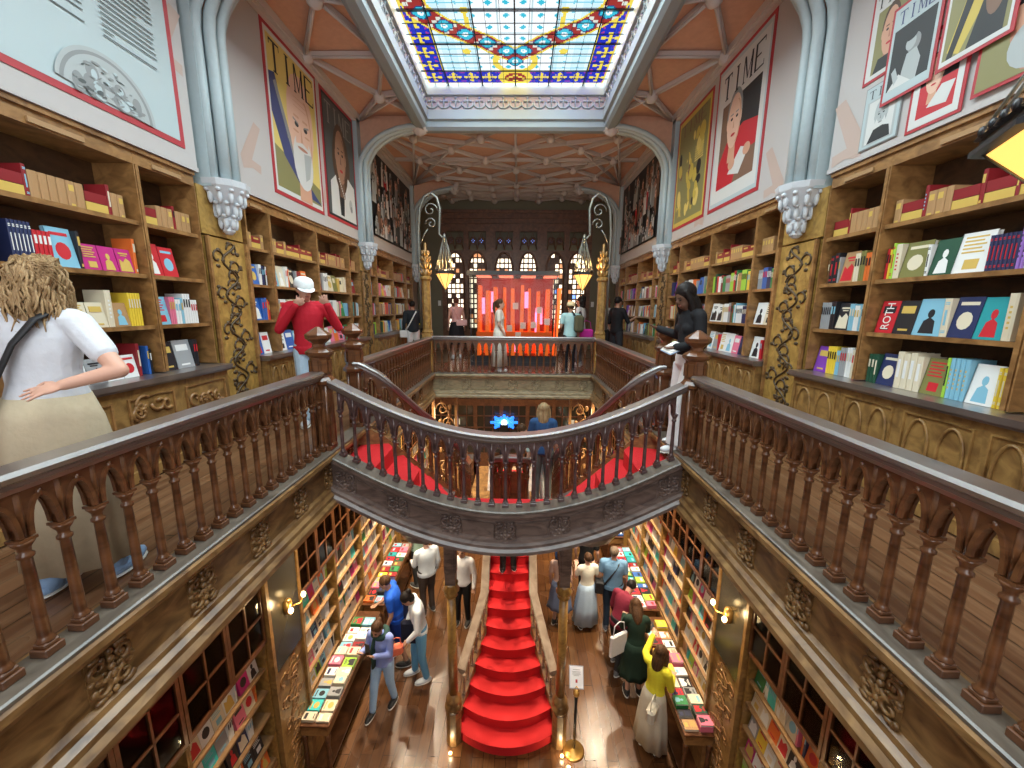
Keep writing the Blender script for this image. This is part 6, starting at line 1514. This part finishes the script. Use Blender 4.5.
# ------------------------------------------------------------------ individual books (the 300 that show largest), the rest as one mass
_c, _s = cos(radians(10.75)), sin(radians(10.75))
def proj(p):
    X, Y, Z = p[0]-.11, p[1], p[2]-6.3; F = Y*_c-Z*_s
    return (518+400*X/F, 384-400*(Y*_s+Z*_c)/F, F) if F > .1 else (-999, -999, F)
keep = []
for q in BOOKS:
    x, y, F = proj((q['loc'][0], q['loc'][1], q['loc'][2]+q['dims'][2]*.5))
    if not (-15 < x < 1040 and -15 < y < 785): continue
    if q['loc'][2] < G-.5:
        t = 1.70/abs(q['loc'][0]); 
        if 6.3+(q['loc'][2]+.1-6.3)*t > G-.40: continue
    n = abs(q['loc'][0])/hypot(q['loc'][1], q['loc'][0]) if q['tilt'] > -1 else .8
    q['score'] = q['area']*n/(F*F); keep.append(q)
keep.sort(key=lambda q: -q['score'])
solo, mass = keep[:296], keep[296:]
rank = {}
for q in keep:
    pass
for q in solo:
    M = Matrix.Translation(q['loc']) @ Matrix.Rotation(q['rz'], 4, 'Z') @ Matrix.Rotation(q['tilt'], 4, 'X') @ Matrix.Diagonal((*q['dims'], 1))
    o = link('book', book_mesh(q['kind'], q['c'], q['c2'], q['deco'])); o.matrix_world = M
    cw = WORD.get(q['c'], q['c']); wh = q['where']
    if not isinstance(wh[0], tuple) and wh[0].startswith('table'):
        lv = '' if wh[4] == 1 else (', atop its stack' if wh[3] == wh[4]-1 else f', {ORD[wh[3]]} from bottom')
        k = (wh[2]+1)//2; row_ = wh[0][5:]
        tag(o, f'{cw} book lying {ORD[k-1]} from front, {row_} row, {wh[1]}{lv}', 'book', 'books lying on the '+wh[1])
    elif wh[0] == 'cabinet':
        tag(o, f'{cw} old volume behind glass, {wh[1]} cabinet', 'book', 'old volumes behind glass')
    else:
        nm = f'{ORD[min(39, wh[1]-1)]}' if 0 else None
        sh, no = wh[0]; no = no.replace('just past', 'past').replace('second from front', 'second')
        tag(o, f'{cw} book, {ORD[min(39, wh[1]-1)]} from left, {sh} shelf, {no}', 'book', f'books on the {sh} shelf, {no}')
    if wh[0] == ('lower', 'right wall, second from front') and wh[1] == 1:
        cu = bpy.data.curves.new('title', 'FONT'); cu.body = 'ROTH'; cu.size = .62; cu.extrude = .004; cu.materials.append(PAPER)
        _t = bpy.data.objects.new('t', cu); C.objects.link(_t); _dg = bpy.context.evaluated_depsgraph_get(); _dg.update(); _me = bpy.data.meshes.new_from_object(_t.evaluated_get(_dg)); bpy.data.objects.remove(_t)
        tx = bpy.data.objects.new('title', _me); C.objects.link(tx); tx.parent = o; tx['label'] = 'pale capital letters ROTH up the cover'
        tx.matrix_local = Matrix(((0, -1, 0, .22), (0, 0, -1, -.05), (.50, 0, 0, .10), (0, 0, 0, 1)))
    if q['score'] > .0004:
        p = link('pages', BK['pg', q['kind']], o)
mb = MB(); mats = []; idx = {}
for q in mass:
    if q['c'] not in idx: idx[q['c']] = len(mats); mats.append(bmat(q['c']))
    M = Matrix.Translation(q['loc']) @ Matrix.Rotation(q['rz'], 4, 'Z') @ Matrix.Rotation(q['tilt'], 4, 'X') @ Matrix.Diagonal((*q['dims'], 1))
    mb.mat(idx[q['c']]); mb.add([M @ Vector(v) for v in ((-.5, 0, 0), (.5, 0, 0), (.5, 1, 0), (-.5, 1, 0), (-.5, 0, 1), (.5, 0, 1), (.5, 1, 1), (-.5, 1, 1))], [(0, 3, 2, 1), (4, 5, 6, 7), (0, 1, 5, 4), (1, 2, 6, 5), (2, 3, 7, 6), (3, 0, 4, 7)], False)
    if q['score'] > .00008:
        c2 = q['c2']
        if c2 not in idx: idx[c2] = len(mats); mats.append(bmat(c2))
        mb.mat(idx[c2]); mb.add([M @ Vector(v) for v in ((-.28, -.02, .55), (.28, -.02, .55), (.28, -.02, .82), (-.28, -.02, .82))], [(0, 1, 2, 3)], False)
print('BOOKS', len(BOOKS), len(keep), keep[295]['score'] if len(keep) > 295 else 0)
o = mb.build('distant_books', mats); tag(o, 'hundreds of smaller books filling the farther shelves and tables', 'books', None, 'stuff')
# lettering on the red cover in the near right case
# ------------------------------------------------------------------ light
def area(name, loc, rot, size, e, col, sy=None, parent=None):
    L = bpy.data.lights.new(name, 'AREA'); L.shape = 'RECTANGLE'; L.size = size; L.size_y = sy or size; L.energy = e; L.color = col
    o = bpy.data.objects.new(name, L); C.objects.link(o); o.location = loc; o.rotation_euler = rot; return o
area('daylight_over_skylight', (0, (SK0+SK1)/2, GZ+.7), (0, 0, 0), 4.4, 1350, (.93, .97, 1.0), SK1-SK0+1.2)
area('daylight_front_window', (0, Y0-.5, 7.4), (radians(90), 0, 0), 4.4, 150, (.95, .97, 1.0), 4.0)
w = bpy.data.worlds.new('world'); w.use_nodes = True; w.node_tree.nodes['Background'].inputs[0].default_value = (.85, .93, 1, 1); w.node_tree.nodes['Background'].inputs[1].default_value = 1.0; bpy.context.scene.world = w
for s in (-1, 1):
    for y in (2.9, 5.6, 7.0, 8.4, 10.5):      # shop lamps fixed under the gallery floor
        t = thing('ceiling_spotlight', f"small round spotlight under the {'left' if s < 0 else 'right'} gallery, {['nearest', 'second', 'third', 'fourth', 'farthest'][(2.9, 5.6, 7.0, 8.4, 10.5).index(y)]} of the row", 'spotlight', (s*2.25, y, G-.16))
        b = MB(); b.lathe([(.05, 0), (.05, -.02), (.07, -.05), (.075, -.12)], n=12); b.build('lamp_housing', [BLACKM], t)
        b = MB(); b.lathe([(.06, -.121), (.06, -.126)], n=12); b.build('lamp_lens', [plain('spot_lens', (1, .9, .7), .3, emit=(1, .82, .6), es=8)], t)
        L = bpy.data.lights.new('spot', 'SPOT'); L.energy = 400 if y > 4 else 60; L.spot_size = 2.7; L.spot_blend = .6; L.color = (1, .80, .56); L.shadow_soft_size = .06
        o = bpy.data.objects.new('spot', L); C.objects.link(o); o.parent = t; o.location = (0, 0, -.14); o.rotation_euler = (0, -s*.12, 0)
# ------------------------------------------------------------------ camera
cd = bpy.data.cameras.new('camera'); cam = bpy.data.objects.new('camera', cd); C.objects.link(cam)
cd.sensor_width = 36; cd.lens = 36*400/1024; cd.clip_start = .02; cd.clip_end = 100
cam.matrix_world = Matrix.Translation((.11, 0, 6.3)) @ Matrix.Rotation(radians(.86), 4, 'Z') @ Matrix.Rotation(radians(90-10.75), 4, 'X') @ Matrix.Rotation(radians(.5), 4, 'Z')
sc = bpy.context.scene; sc.camera = cam
sc.view_settings.view_transform = 'Standard'; sc.view_settings.look = 'None'; sc.view_settings.gamma = 1; sc.view_settings.use_curve_mapping = False
sc.view_settings.exposure = .35
sc.cycles.max_bounces = 6; sc.cycles.diffuse_bounces = 4; sc.cycles.glossy_bounces = 3; sc.cycles.transparent_max_bounces = 8; sc.cycles.use_denoising = True; sc.cycles.sample_clamp_indirect = 6
